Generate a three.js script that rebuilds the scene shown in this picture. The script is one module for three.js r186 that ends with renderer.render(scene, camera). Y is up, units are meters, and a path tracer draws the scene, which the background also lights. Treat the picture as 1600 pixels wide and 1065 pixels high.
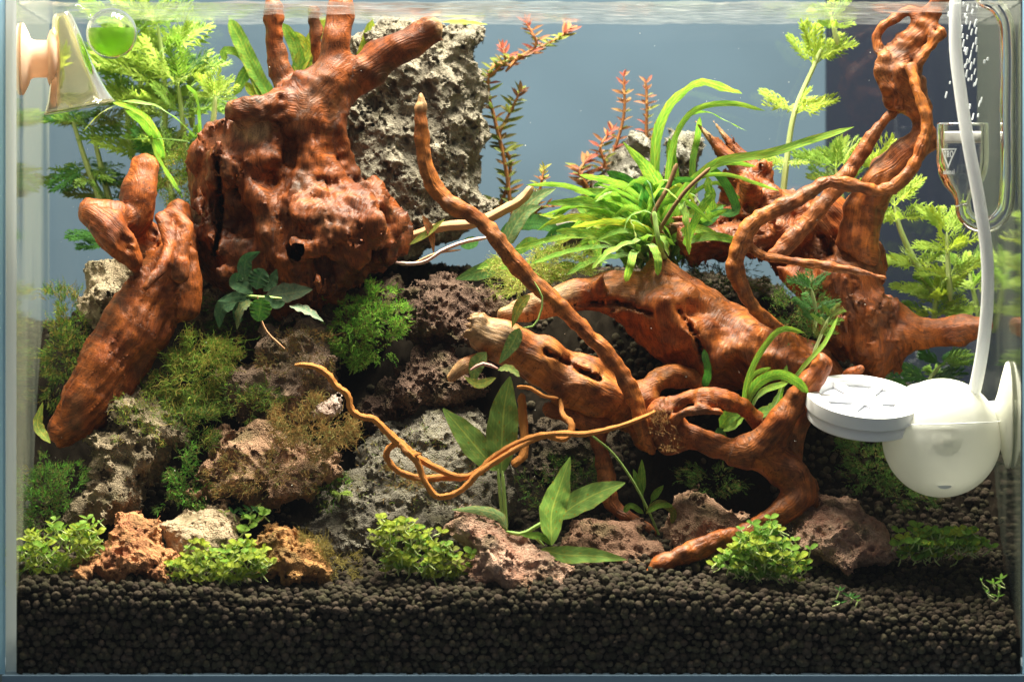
import * as THREE from 'three';
import { mergeGeometries } from 'three/addons/utils/BufferGeometryUtils.js';
import { RectAreaLightUniformsLib } from 'three/addons/lights/RectAreaLightUniformsLib.js';
import { createNoise3D } from 'simplex-noise';

// ---------------------------------------------------------------- camera, lamps, exposure
const scene = new THREE.Scene();
const V3 = THREE.Vector3;
const S = 0.45 / 1572, D = 2.6, VX = 700, VY = 430;            // metres per picture pixel at the front glass, viewing distance, point the lens is aimed at
const camY = (1052 - VY) * S;
const camera = new THREE.PerspectiveCamera(2 * Math.atan(635 * S / D) * 180 / Math.PI, 1800 / 1270, 0.1, 30);
camera.position.set(0, camY, D);
camera.setViewOffset(1800, 1270, 200, 205, 1600, 1065);
camera.focus = 2.68; camera.userData.fStop = 10;
scene.add(camera);
const renderer = new THREE.WebGLRenderer({ antialias: true });
renderer.toneMapping = THREE.LinearToneMapping;
renderer.toneMappingExposure = 1.65;
renderer.shadowMap.enabled = true;
RectAreaLightUniformsLib.init();
scene.background = new THREE.Color(0.05, 0.057, 0.063);          // the dim room in front of the tank
const XL = (8 - VX) * S, XR = (1598 - VX) * S;                   // inner faces of the side panes are set from these
const WATER_Y = camY + 425 * S, BACK_Z = -0.215;

// ---------------------------------------------------------------- helpers
function P(px, py, z) { const k = S * (D - z) / D; return new V3((px - VX) * k, camY - (py - VY) * k, z); }
function toPx(x, z) { return VX + x / (S * (D - z) / D); }
function rng(seed) { let a = seed >>> 0; return () => { a = (a + 0x6d2b79f5) | 0; let t = Math.imul(a ^ (a >>> 15), 1 | a); t = (t + Math.imul(t ^ (t >>> 7), 61 | t)) ^ t; return ((t ^ (t >>> 14)) >>> 0) / 4294967296; }; }
const n3 = createNoise3D(rng(11)), R0 = rng(5);
const clamp = (v, a, b) => Math.min(b, Math.max(a, v)), lerp = (a, b, t) => a + (b - a) * t;
const smooth = (a, b, v) => { const t = clamp((v - a) / (b - a), 0, 1); return t * t * (3 - 2 * t); };
function table(t, x) { if (x <= t[0][0]) return t[0][1]; for (let i = 1; i < t.length; i++) if (x <= t[i][0]) return lerp(t[i - 1][1], t[i][1], (x - t[i - 1][0]) / (t[i][0] - t[i - 1][0])); return t[t.length - 1][1]; }
function fbm(x, y, z, o) { let s = 0, a = 0.5; for (let i = 0; i < o; i++) { s += a * n3(x, y, z); x = x * 2.03 + 7; y = y * 2.03 - 3; z = z * 2.03 + 5; a *= 0.5; } return s; }
function hash3(x, y, z) { let h = Math.imul(x, 374761393) ^ Math.imul(y, 668265263) ^ Math.imul(z, 1274126177); h = Math.imul(h ^ (h >>> 13), 1274126177); return ((h ^ (h >>> 16)) >>> 0); }
function cells(x, y, z) {                                        // distance to the nearest scattered point
  const ix = Math.floor(x), iy = Math.floor(y), iz = Math.floor(z); let best = 9;
  for (let a = -1; a < 2; a++) for (let b = -1; b < 2; b++) for (let c = -1; c < 2; c++) {
    const h = hash3(ix + a, iy + b, iz + c);
    const dx = ix + a + (h & 255) / 255 - x, dy = iy + b + ((h >> 8) & 255) / 255 - y, dz = iz + c + ((h >> 16) & 255) / 255 - z, d = dx * dx + dy * dy + dz * dz;
    if (d < best) best = d;
  }
  return Math.sqrt(best);
}
const used = {};
function numbered(n) { const k = used[n] = (used[n] ?? -1) + 1; return k ? n + '_' + String(k).padStart(3, '0') : n; }
function tag(o, label, category, group, kind) {
  if (label) o.userData.label = label; if (category) o.userData.category = category;
  if (group) o.userData.group = group; if (kind) o.userData.kind = kind; return o;
}
function shade(m) { m.castShadow = m.receiveShadow = true; return m; }
function thing(name, label, category, at = new V3(), group) {
  const o = new THREE.Group(); o.name = numbered(name); o.position.copy(at); scene.add(o); return tag(o, label, category, group);
}
function part(name, geo, mat, parent, label) {                   // geometry in world coordinates becomes a part of its thing
  const w = new V3(); for (let p = parent; p; p = p.parent) w.add(p.position);
  geo.translate(-w.x, -w.y, -w.z);
  const m = shade(new THREE.Mesh(geo, mat)); m.name = name; parent.add(m); if (label) m.userData.label = label; return m;
}
function lone(name, geo, mat, label, category, group, kind) {    // a thing of one mesh, its origin at its base
  geo.computeBoundingBox(); const b = geo.boundingBox, at = new V3((b.min.x + b.max.x) / 2, b.min.y, (b.min.z + b.max.z) / 2);
  geo.translate(-at.x, -at.y, -at.z);
  const m = shade(new THREE.Mesh(geo, mat)); m.name = numbered(name); m.position.copy(at); scene.add(m); return tag(m, label, category, group, kind);
}
function std(o) { return new THREE.MeshPhysicalMaterial({ roughness: 0.9, specularIntensity: 0.5, ...o }); }
function rgb(a, b, c) { return new THREE.Color().setRGB(a, b, c); }

// ---------------------------------------------------------------- textures
function noiseTexture(n, f) {
  const d = new Uint8Array(n * n * 4);
  for (let y = 0; y < n; y++) for (let x = 0; x < n; x++) {
    const a = x / n * Math.PI * 2, b = y / n * Math.PI * 2, v = clamp(f(x / n, y / n, a, b), 0, 1) * 255, i = (y * n + x) * 4;
    d[i] = d[i + 1] = d[i + 2] = v; d[i + 3] = 255;
  }
  const t = new THREE.DataTexture(d, n, n); t.wrapS = t.wrapT = THREE.RepeatWrapping; t.magFilter = THREE.LinearFilter; t.needsUpdate = true; return t;
}
const tileN = (a, b, f, o) => { let s = 0, k = 0.5; for (let i = 0; i < o; i++) { s += k * n3(Math.cos(a) * f + Math.cos(b) * f * 0.71, Math.sin(a) * f + 9 * i, Math.sin(b) * f + Math.cos(b) * f * 0.71); f *= 2; k *= 0.5; } return s; };
const stoneBump = noiseTexture(512, (u, v, a, b) => 0.5 + 0.8 * tileN(a, b, 9, 4));
const grainAt = (u, v, a, b) => {
  const A = Math.cos(a), B = Math.sin(a), w = Math.sin(b), warp = 0.5 * n3(A, B, w + 3);
  return { fine: n3(A * 26 + warp, B * 26, w * 1.1), mid: n3(A * 9 + warp, B * 9, w * .6 + 9), blot: tileN(a, b, 1.6, 4), dot: tileN(a + 1, b + 2, 9, 2) };
};
const woodBump = noiseTexture(1024, (u, v, a, b) => { const g = grainAt(u, v, a, b); return 0.6 + 0.16 * g.mid + 0.1 * g.fine + 0.12 * g.dot; });
const woodMap = noiseTexture(1024, (u, v, a, b) => { const g = grainAt(u, v, a, b); return Math.pow(clamp(0.76 + 0.09 * g.mid + 0.07 * g.fine + 0.34 * g.blot  - 0.35 * smooth(.25, .5, g.dot), 0.12, 1), .8); }); woodMap.colorSpace = THREE.SRGBColorSpace;
function leafTexture(veins, seed, calm = 1) {
  const W = 128, H = 512, d = new Uint8Array(W * H * 4);
  for (let y = 0; y < H; y++) for (let x = 0; x < W; x++) {
    const u = x / W * 2 - 1, v = y / H, au = Math.abs(u), mid = Math.exp(-Math.pow(u / 0.06, 2)), edge = smooth(.8, 1, au);
    const vein = Math.pow(0.5 + 0.5 * Math.cos((v * veins - au * 1.6 + 0.1 * n3(u, v * 6, seed)) * Math.PI * 2), 10), net = Math.abs(n3(u * 7, v * 40, seed + 4));
    const blot = fbm(u * 2 + seed, v * 7, seed, 4), hole = smooth(.42, .56, fbm(u * 3 - seed, v * 12, seed + 9, 3)), s = clamp(0.78 + 0.15 * blot * calm + 0.18 * mid + 0.14 * vein * calm + 0.05 * net * calm - .1 * edge * calm + (1 - calm) * .05 * Math.cos(u * 34), 0.2, 1), i = (y * W + x) * 4, yel = calm * (Math.max(0, blot - .05) + .25 * edge);
    d[i] = 255 * clamp(s * (0.9 + .6 * yel + .2 * mid) + hole * .15, 0, 1); d[i + 1] = 255 * s * (1 - hole * .35 * calm); d[i + 2] = 255 * s * (0.85 - hole * .4); d[i + 3] = 255;
  }
  const t = new THREE.DataTexture(d, W, H); t.colorSpace = THREE.SRGBColorSpace; t.wrapS = t.wrapT = THREE.RepeatWrapping; t.magFilter = THREE.LinearFilter; t.needsUpdate = true; return t;
}
const leafMap = leafTexture(14, 3), strapMap = leafTexture(26, 8), calmMap = leafTexture(9, 5, .5);

// ---------------------------------------------------------------- solid shapes: a field on a grid, meshed by surface nets
function surfaceNet(F, nx, ny, nz, ox, oy, oz, c) {
  const pos = [], idx = [], at = new Int32Array(nx * ny * nz).fill(-1), sx = 1, sy = nx, sz = nx * ny;
  const E = [[0, 1], [0, 2], [0, 4], [1, 3], [1, 5], [2, 3], [2, 6], [3, 7], [4, 5], [4, 6], [5, 7], [6, 7]], g = new Float64Array(8);
  for (let k = 0; k < nz - 1; k++) for (let j = 0; j < ny - 1; j++) for (let i = 0; i < nx - 1; i++) {
    const o = i + j * sy + k * sz; let m = 0;
    for (let q = 0; q < 8; q++) { g[q] = F[o + (q & 1) + ((q >> 1) & 1) * sy + ((q >> 2) & 1) * sz]; if (g[q] < 0) m |= 1 << q; }
    if (m === 0 || m === 255) continue;
    let x = 0, y = 0, z = 0, n = 0;
    for (const [a, b] of E) {
      if ((g[a] < 0) === (g[b] < 0)) continue;
      const t = g[a] / (g[a] - g[b]);
      x += lerp(a & 1, b & 1, t); y += lerp((a >> 1) & 1, (b >> 1) & 1, t); z += lerp(a >> 2, b >> 2, t); n++;
    }
    at[o] = pos.length / 3; pos.push(ox + (i + x / n) * c, oy + (j + y / n) * c, oz + (k + z / n) * c);
  }
  const quad = (a, b, d, e, flip) => { if (a < 0 || b < 0 || d < 0 || e < 0) return; flip ? idx.push(a, d, b, b, d, e) : idx.push(a, b, d, b, e, d); };
  for (let k = 1; k < nz - 1; k++) for (let j = 1; j < ny - 1; j++) for (let i = 1; i < nx - 1; i++) {
    const o = i + j * sy + k * sz, s = F[o] < 0;
    if (s !== F[o + sx] < 0) quad(at[o - sy - sz], at[o - sz], at[o - sy], at[o], !s);
    if (s !== F[o + sy] < 0) quad(at[o - sx - sz], at[o - sx], at[o - sz], at[o], !s);
    if (s !== F[o + sz] < 0) quad(at[o - sx - sy], at[o - sy], at[o - sx], at[o], !s);
  }
  const geo = new THREE.BufferGeometry();
  geo.setAttribute('position', new THREE.Float32BufferAttribute(pos, 3)); geo.setIndex(idx); geo.computeVertexNormals();
  return geo;
}
function dressed(geo, colour, uvScale = 20) {                     // vertex colours and uv in the surface's own place
  const p = geo.attributes.position, n = p.count, col = new Float32Array(n * 3), uv = new Float32Array(n * 2), c = new THREE.Color();
  for (let i = 0; i < n; i++) {
    const x = p.getX(i), y = p.getY(i), z = p.getZ(i); colour(c, x, y, z, i);
    col[i * 3] = c.r; col[i * 3 + 1] = c.g; col[i * 3 + 2] = c.b; uv[i * 2] = (x + 0.55 * z) * uvScale; uv[i * 2 + 1] = (y - 0.45 * z) * uvScale;
  }
  geo.setAttribute('color', new THREE.BufferAttribute(col, 3)); geo.setAttribute('uv', new THREE.BufferAttribute(uv, 2)); return geo;
}
function polyDist(poly, x, y) {                                  // signed distance to an outline, positive inside
  let d = 1e9, inside = false;
  for (let i = 0, j = poly.length - 1; i < poly.length; j = i++) {
    const [ax, ay] = poly[j], [bx, by] = poly[i], ex = bx - ax, ey = by - ay, wx = x - ax, wy = y - ay, t = clamp((wx * ex + wy * ey) / (ex * ex + ey * ey), 0, 1);
    d = Math.min(d, (wx - ex * t) ** 2 + (wy - ey * t) ** 2);
    if ((ay > y) !== (by > y) && x < (bx - ax) * (y - ay) / (by - ay) + ax) inside = !inside;
  }
  return inside ? Math.sqrt(d) : -Math.sqrt(d);
}
const worldPoly = (o, z) => o.map(([a, b]) => { const p = P(a, b, z); return [p.x, p.y]; });
const stoneMat = std({ vertexColors: true, roughness: 0.95, bumpMap: stoneBump, bumpScale: 0.0012, specularIntensity: 0.25 });
const STAIN = rgb(.075, .068, .03);
// a lava stone: its outline as it stands, half thickness T, leaning back, roughened and pitted
function stone(name, label, outline, z, T, o = {}) {
  const { R = T * 0.8, lean = 0.25, cell = 0.0012, rough = 1, pit = 1, pitSize = 0.006, hue = [[.34, .24, .15], [.22, .13, .08], [.1, .07, .06]], seed = 1, group, chunk = 1, stain = 1 } = o;
  const poly = worldPoly(outline, z), xs = poly.map((p) => p[0]), ys = poly.map((p) => p[1]), m = 0.006;
  const x0 = Math.min(...xs) - m, y0 = Math.min(...ys) - m, yh = (Math.min(...ys) + Math.max(...ys)) / 2, leanZ = Math.abs(lean) * (Math.max(...ys) - Math.min(...ys)) / 2;
  const nx = Math.ceil((Math.max(...xs) + m - x0) / cell), ny = Math.ceil((Math.max(...ys) + m - y0) / cell), z0 = z - T - leanZ - m, nz = Math.ceil((2 * (T + leanZ + m)) / cell);
  const F = new Float32Array(nx * ny * nz), s = seed * 17.3;
  for (let j = 0; j < ny; j++) for (let i = 0; i < nx; i++) {
    const x = x0 + i * cell, y = y0 + j * cell, d = polyDist(poly, x, y), a = Math.max(0, R - d), zc = z - lean * (y - yh);
    for (let k = 0; k < nz; k++) {
      const w = z0 + k * cell, zz = (w - zc) * R / T; let f = Math.hypot(a, zz) - R;
      if (f < 0.012 && f > -0.014) {
        f += chunk * 0.004 * n3(x * 55 + s, y * 55, w * 55) + chunk * 0.003 * (Math.abs(n3(x * 110 - s, y * 110, w * 110)) - 0.35);
        f += rough * (0.0022 * Math.abs(n3(x * 260, y * 260 + s, w * 260)) + 0.001 * n3(x * 560 + s, y * 560, w * 560));
        if (pit && f < 0.004) { const c = cells(x / pitSize + s, y / pitSize, w / pitSize); f += pit * 0.0034 * smooth(0.42, 0.12, c); const e = cells(x / 0.0027, y / 0.0027 + s, w / 0.0027); f += pit * 0.0011 * smooth(0.45, 0.15, e); }
      }
      F[i + j * nx + k * nx * ny] = f;
    }
  }
  const geo = surfaceNet(F, nx, ny, nz, x0, y0, z0, cell), [A, B, C] = hue.map((h) => rgb(...h));
  dressed(geo, (c, x, y, w) => {
    const a = fbm(x * 60 + s, y * 60, w * 60, 3), b = n3(x * 300 - s, y * 300, w * 300), e = n3(x * 900, y * 900 + s, w * 900);
    c.copy(A).lerp(B, clamp(0.42 + 1.0 * a + 0.3 * b, 0, 1)).lerp(C, clamp(-0.25 + 0.9 * fbm(x * 110, y * 110 - s, w * 110, 2) + 0.3 * e, 0, 0.85)).multiplyScalar(1 + 0.22 * e); c.lerp(STAIN, clamp(-.1 + 1.5 * fbm(x * 42 - s, y * 42 + 9, w * 42, 3), 0, .6) * stain).multiplyScalar(1.32);
  });
  return lone(name, geo, stoneMat, label, 'rock', group);
}
// driftwood: tapering limbs [px, py, z, radius px] and swollen lumps (outlines) grown into one surface, then told apart into named parts
const woodMat = std({ vertexColors: true, map: woodMap, roughness: 0.5, bumpMap: woodBump, bumpScale: 0.0005, specularIntensity: 0.6 });
function curvePts(p, step) {
  const c = new THREE.CatmullRomCurve3(p.map((q) => P(q[0], q[1], q[2])), false, 'centripetal'), L = c.getLength(), n = Math.max(p.length * 2, Math.ceil(L / step)), out = [], v = new V3();
  for (let i = 0; i <= n; i++) {
    const t = i / n, f = t * (p.length - 1), k = Math.min(Math.floor(f), p.length - 2), q = lerp(p[k][3], p[k + 1][3], f - k); c.getPoint(t, v);
    out.push([v.x, v.y, v.z, q * S * (D - v.z) / D]);
  }
  return out;
}
const RED = [[.3, .085, .018], [.17, .042, .011], [.05, .015, .006]], TAN = [[.5, .25, .1], [.36, .13, .045], [.12, .045, .02]];
function wood(name, label, o) {
  const { limbs = [], lumps = [], carve = [], cell = 0.0013, k = 0.006, hue = RED, seed = 1, groove = 1, knob = 1, crumb = 0, tip = [], cracks = [] } = o, s = seed * 9.7;
  const segs = [], names = [];
  const pid = (n) => { names.push(n); return names.length - 1; };
  let lo = new V3(9, 9, 9), hi = new V3(-9, -9, -9);
  const grow = (x, y, z, r) => { lo.min(new V3(x - r, y - r, z - r)); hi.max(new V3(x + r, y + r, z + r)); };
  for (const l of lumps) {
    const poly = worldPoly(l.o, l.z), id = pid(l.n); l.poly = poly;
    poly.forEach(([x, y]) => { grow(x, y, l.z - l.T, 0.001); grow(x, y, l.z + l.T, 0.001); });
    const d = new V3(...(l.d ?? [0, 1, 0])).normalize();
    segs.push({ a: P(l.o[0][0], l.o[0][1], l.z), d, L: 0.02, r0: 0.02, r1: 0.02, s0: 0, id, lump: l });
  }
  for (const l of limbs) {
    const id = pid(l.n), q = curvePts(l.p, 0.006); let s0 = 0;
    for (let i = 0; i + 1 < q.length; i++) {
      const a = new V3(...q[i]), b = new V3(...q[i + 1]), L = a.distanceTo(b); if (L < 1e-6) continue;
      segs.push({ a, b, d: b.clone().sub(a).divideScalar(L), L, r0: q[i][3], r1: q[i + 1][3], s0, id }); s0 += L;
      grow(a.x, a.y, a.z, q[i][3]); grow(b.x, b.y, b.z, q[i + 1][3]);
    }
  }
  segs.forEach((g, i) => { g.at = i; });
  const m = 0.006; lo.addScalar(-m); hi.addScalar(m);
  const nx = Math.ceil((hi.x - lo.x) / cell) + 1, ny = Math.ceil((hi.y - lo.y) / cell) + 1, nz = Math.ceil((hi.z - lo.z) / cell) + 1, N = nx * ny * nz;
  const F = new Float32Array(N).fill(1), late = new Float32Array(N).fill(1), limb = new Float32Array(N).fill(1), near = new Float32Array(N).fill(9), who = new Int16Array(N).fill(0);
  segs.forEach((g, gi) => {
    const pad = k + 0.008, l = g.lump;
    let bx0, bx1, by0, by1, bz0, bz1;
    if (l) { const xs = l.poly.map((p) => p[0]), ys = l.poly.map((p) => p[1]); bx0 = Math.min(...xs); bx1 = Math.max(...xs); by0 = Math.min(...ys); by1 = Math.max(...ys); bz0 = l.z - l.T; bz1 = l.z + l.T; }
    else { const r = Math.max(g.r0, g.r1); bx0 = Math.min(g.a.x, g.b.x) - r; bx1 = Math.max(g.a.x, g.b.x) + r; by0 = Math.min(g.a.y, g.b.y) - r; by1 = Math.max(g.a.y, g.b.y) + r; bz0 = Math.min(g.a.z, g.b.z) - r; bz1 = Math.max(g.a.z, g.b.z) + r; }
    const i0 = Math.max(0, Math.floor((bx0 - pad - lo.x) / cell)), i1 = Math.min(nx - 1, Math.ceil((bx1 + pad - lo.x) / cell)), j0 = Math.max(0, Math.floor((by0 - pad - lo.y) / cell)), j1 = Math.min(ny - 1, Math.ceil((by1 + pad - lo.y) / cell)), k0 = Math.max(0, Math.floor((bz0 - pad - lo.z) / cell)), k1 = Math.min(nz - 1, Math.ceil((bz1 + pad - lo.z) / cell));
    for (let j = j0; j <= j1; j++) for (let i = i0; i <= i1; i++) {
      const x = lo.x + i * cell, y = lo.y + j * cell, pd = l ? polyDist(l.poly, x, y) : 0, R = l ? (l.R ?? l.T * 0.9) : 0;
      for (let q = k0; q <= k1; q++) {
        const z = lo.z + q * cell, o2 = i + j * nx + q * nx * ny; let d;
        if (l) d = Math.hypot(Math.max(0, R - pd), (z - l.z) * R / l.T) - R;
        else { const wx = x - g.a.x, wy = y - g.a.y, wz = z - g.a.z, t = clamp(wx * g.d.x + wy * g.d.y + wz * g.d.z, 0, g.L); d = Math.hypot(wx - g.d.x * t, wy - g.d.y * t, wz - g.d.z * t) - lerp(g.r0, g.r1, t / g.L); }
        if (d < near[o2]) { near[o2] = d; who[o2] = gi; }
        if (names[g.id] === 'splinter' && o.torn) late[o2] = Math.min(late[o2], d); else limb[o2] = Math.min(limb[o2], d);
      }
    }
    if (gi === segs.length - 1 || segs[gi + 1].id !== g.id) {       // the limb is whole: grow it into the rest
      for (let o2 = 0; o2 < N; o2++) { const d = limb[o2]; if (d > 0.9) continue; const h = Math.max(k - Math.abs(F[o2] - d), 0) / k; F[o2] = Math.min(F[o2], d) - h * h * k / 4; limb[o2] = 1; }
    }
  });
  let along = 0, across = 0;
  const local = (g, x, y, z, q) => {                              // place on the limb: nearest stretch of its axis, then along it and across it
    if (!g.lump) { const gi = g.at; let best = 1e9; for (let j = Math.max(0, gi - 9); j <= Math.min(segs.length - 1, gi + 9); j++) { const h = segs[j]; if (h.lump || h.id !== segs[gi].id) continue; const ax = x - h.a.x, ay = y - h.a.y, az = z - h.a.z, t = clamp(ax * h.d.x + ay * h.d.y + az * h.d.z, 0, h.L), d = (ax - h.d.x * t) ** 2 + (ay - h.d.y * t) ** 2 + (az - h.d.z * t) ** 2; if (d < best) { best = d; g = h; } } }
    const wx = x - g.a.x, wy = y - g.a.y, wz = z - g.a.z, t = wx * g.d.x + wy * g.d.y + wz * g.d.z, e = (g.s0 + t) * 0.06 + g.id * 0.9; along = g.s0 + t; { const l = Math.hypot(g.d.x, g.d.y) || 1, sx = g.d.y / l, sy = -g.d.x / l; across = wx * sx + wy * sy + 0.75 * wz; } q.set(wx - g.d.x * t + e, wy - g.d.y * t + e * 0.4, wz - g.d.z * t - e * 0.6); };
  const q = new V3(), cv = carve.map((c) => ({ p: P(c[0], c[1], c[2]), r: c[3] * S, st: c[4] ?? [1, 1, 1] }));
  for (const cr of cracks) for (const [x, y, z, r] of curvePts(cr.map((c) => [...c, 1]), 0.001)) cv.push({ p: new V3(x, y, z), r: (cr.w ?? 2.7) * S * (0.8 + 0.3 * n3(x * 100, y * 100, 1)), st: [1, 1, 16] });
  for (let c = 0; c < nz; c++) for (let b = 0; b < ny; b++) for (let a = 0; a < nx; a++) {
    const o2 = a + b * nx + c * nx * ny; let f = Math.min(F[o2], late[o2]); if (f > 0.007 || f < -0.012) { F[o2] = f; continue; } f = F[o2];
    const x = lo.x + a * cell, y = lo.y + b * cell, z = lo.z + c * cell, g = segs[who[o2]]; local(g, x, y, z, q);
    const rr = g.lump ? 0.02 : Math.min(g.r0, 0.02), am = clamp(rr / 0.012, 0.12, 1);
    f += groove * am * (0.0008 * (Math.abs(n3(q.x * 150 + s, q.y * 150, q.z * 150)) - 0.3) + 0.00035 * n3(q.x * 420 + s, q.y * 420, q.z * 420));
    f += knob * am * (0.003 * n3(x * 42 + s, y * 42, z * 42) + 0.0006 * n3(x * 110, y * 110 + s, z * 110));
    if (crumb && g.lump) f += crumb * (0.01 * (0.42 - Math.abs(n3(x * 46 + s, y * 26, z * 46))) + 0.005 * (0.35 - Math.abs(n3(x * 130, y * 48 + s, z * 130))) + 0.0016 * n3(x * 520, y * 300, z * 520 + s) + 0.0013 * n3(x * 900, y * 700 + s, z * 900));
    if (!g.lump && g.r0 < 0.006) f += 0.0006 * knob * n3(x * 150, y * 150 + s, z * 150);
    if (crumb) f += crumb * (g.lump ? .6 : 0.12) * (0.0026 * Math.abs(n3(x * 95, y * 70, z * 95 + s)) + 0.002 * Math.abs(n3(x * 220, y * 220, z * 220 + s)) + 0.0009 * n3(x * 480, y * 480 + s, z * 480));
    for (const h of cv) { if (Math.abs(x - h.p.x) > h.r * h.st[0] + .003 || Math.abs(y - h.p.y) > h.r * h.st[1] + .003) continue; const d = h.r - Math.hypot((x - h.p.x) / h.st[0], (y - h.p.y) / h.st[1], (z - h.p.z) / h.st[2]) + 0.0008 * n3(x * 300, y * 300, z * 300); const e = Math.max(0.002 - Math.abs(f - d), 0) / 0.002; f = Math.max(f, d) + e * e * 0.0005; }
    F[o2] = Math.min(f, late[o2]);
  }
  const geo = surfaceNet(F, nx, ny, nz, lo.x, lo.y, lo.z, cell), [A, B, C] = hue.map((h) => rgb(...h)), pos = geo.attributes.position, owner = new Int16Array(pos.count), PALE = rgb(.66, .4, .19), DULL = rgb(.12, .072, .035);
  const wuv = new Float32Array(pos.count * 2), tips = tip.map((t) => [P(t[0], t[1], t[2]), t[3] * S]);
  dressed(geo, (c, x, y, z, i) => {
    const g = segs[who[clamp(Math.round((x - lo.x) / cell), 0, nx - 1) + clamp(Math.round((y - lo.y) / cell), 0, ny - 1) * nx + clamp(Math.round((z - lo.z) / cell), 0, nz - 1) * nx * ny]]; owner[i] = g.id; local(g, x, y, z, q);
    const grain = n3(q.x * 330, q.y * 330 + s, q.z * 330), fine = n3(q.x * 900, q.y * 900 + s, q.z * 900), big = fbm(x * 45 + s, y * 45, z * 45, 3);
    c.copy(A).lerp(B, clamp(0.4 + 1.3 * big + 0.25 * grain, 0, 1)).lerp(C, clamp(-0.35 + 1.6 * fbm(x * 50, y * 50 + s, z * 50, 3) + 0.25 * grain, 0, 0.8)).multiplyScalar(1 + 0.13 * fine + 0.08 * grain); c.r *= 1.5; c.g *= 1.28; c.b *= 0.9; c.lerp(DULL, clamp(-.12 + 1.3 * fbm(x * 38 + 5, y * 38 - s, z * 38, 4), 0, .38));
    wuv[i * 2] = across * 19 + g.id * .37; wuv[i * 2 + 1] = along * 19 + g.id * .61;
    for (const [t, r] of tips) { const d = t.distanceTo(q.set(x, y, z)); if (d < r) c.lerp(PALE, smooth(r, r * 0.5, d) * 0.8); }
  }, 26);
  geo.setAttribute('uv', new THREE.BufferAttribute(wuv, 2));
  geo.computeBoundingBox(); const bb = geo.boundingBox, base = new V3((bb.min.x + bb.max.x) / 2, bb.min.y, (bb.min.z + bb.max.z) / 2), t = thing(name, label, o.category ?? 'driftwood', base, o.group);
  const byName = new Map();                                      // limbs of one surface, told apart: each limb its own part
  const ix = geo.index.array, lists = names.map(() => []);
  for (let i = 0; i < ix.length; i += 3) lists[owner[ix[i]]].push(ix[i], ix[i + 1], ix[i + 2]);
  names.forEach((n, id) => {
    const key = n === 'trunk' ? 'trunk' : n + id; if (!byName.has(key)) byName.set(key, [n, []]); const list = byName.get(key)[1]; for (const v of lists[id]) list.push(v);
  });
  for (const [n, list] of byName.values()) {
    if (!list.length) continue;
    const map = new Map(), g2 = new THREE.BufferGeometry(), out = [];
    for (const v of list) { if (!map.has(v)) map.set(v, map.size); out.push(map.get(v)); }
    for (const [an, w] of [['position', 3], ['normal', 3], ['color', 3], ['uv', 2]]) { const src = geo.attributes[an].array, dst = new Float32Array(map.size * w); for (const [v, i] of map) for (let e = 0; e < w; e++) dst[i * w + e] = src[v * w + e]; g2.setAttribute(an, new THREE.BufferAttribute(dst, w)); }
    g2.setIndex(out); part(n, g2, woodMat, t);
  }
  return t;
}
// a round stem or twig through [x, y, z, r] in metres
function tube(pts, o = {}) {
  const { sides = 7, wob = 0, seed = 1, step = 0.003 } = o, c = new THREE.CatmullRomCurve3(pts.map((p) => new V3(p[0], p[1], p[2])), false, 'centripetal'), L = c.getLength(), n = Math.max(2, Math.ceil(L / step)), pos = [], uv = [], idx = [], N = new V3(0.3, 0.2, 1), B = new V3(), T = new V3(), v = new V3();
  for (let i = 0; i <= n; i++) {
    const t = i / n, f = t * (pts.length - 1), k = Math.min(Math.floor(f), pts.length - 2), r = lerp(pts[k][3], pts[k + 1][3], f - k) * (i === 0 || i === n ? 0.45 : 1); c.getPoint(t, v); c.getTangent(t, T);
    N.addScaledVector(T, -N.dot(T)).normalize(); B.crossVectors(T, N);
    for (let q = 0; q <= sides; q++) { const a = q / sides * Math.PI * 2, w = r * (1 + wob * n3(Math.cos(a) + seed, Math.sin(a), t * L * 260)); pos.push(v.x + (N.x * Math.cos(a) + B.x * Math.sin(a)) * w, v.y + (N.y * Math.cos(a) + B.y * Math.sin(a)) * w, v.z + (N.z * Math.cos(a) + B.z * Math.sin(a)) * w); uv.push(q / sides, t * L * 20); }
  }
  const m = sides + 1;
  for (let i = 0; i < n; i++) for (let q = 0; q < sides; q++) { const a = i * m + q; idx.push(a, a + m, a + 1, a + 1, a + m, a + m + 1); }
  for (const i of [0, n]) { const e = pos.length / 3; c.getPoint(i / n, v); pos.push(v.x, v.y, v.z); uv.push(0.5, 0.5); for (let q = 0; q < sides; q++) { const a = i * m + q; i ? idx.push(a, e, a + 1) : idx.push(a, a + 1, e); } }
  const g = new THREE.BufferGeometry(); g.setAttribute('position', new THREE.Float32BufferAttribute(pos, 3)); g.setAttribute('uv', new THREE.Float32BufferAttribute(uv, 2)); g.setIndex(idx); g.computeVertexNormals(); return g;
}
const tubePx = (p, o) => tube(curvePts(p, 0.004), o);

// ---------------------------------------------------------------- room behind, stand, tank, water
const struct = (name, geo, mat) => { const m = shade(new THREE.Mesh(geo, mat)); m.name = name; m.userData.kind = 'structure'; scene.add(m); return m; };
const box = (x0, x1, y0, y1, z0, z1) => new THREE.BoxGeometry(x1 - x0, y1 - y0, z1 - z0).translate((x0 + x1) / 2, (y0 + y1) / 2, (z0 + z1) / 2);
const WALL_Z = -0.62;
const smudge = noiseTexture(512, (u, v, a, b) => 0.92 + 0.1 * tileN(a, b, 1.6, 4)); smudge.repeat.set(3, 2.2);
struct('wall', box(-1.6, 1.6, -0.8, 1.6, WALL_Z - 0.05, WALL_Z), std({ color: rgb(.062, .099, .126), map: smudge, roughness: 0.95 }));
struct('stand', box(-0.36, 0.42, -0.4, -0.0125, -0.3, 0.09), std({ color: rgb(.08, .1, .12), roughness: 0.6 }));
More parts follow.
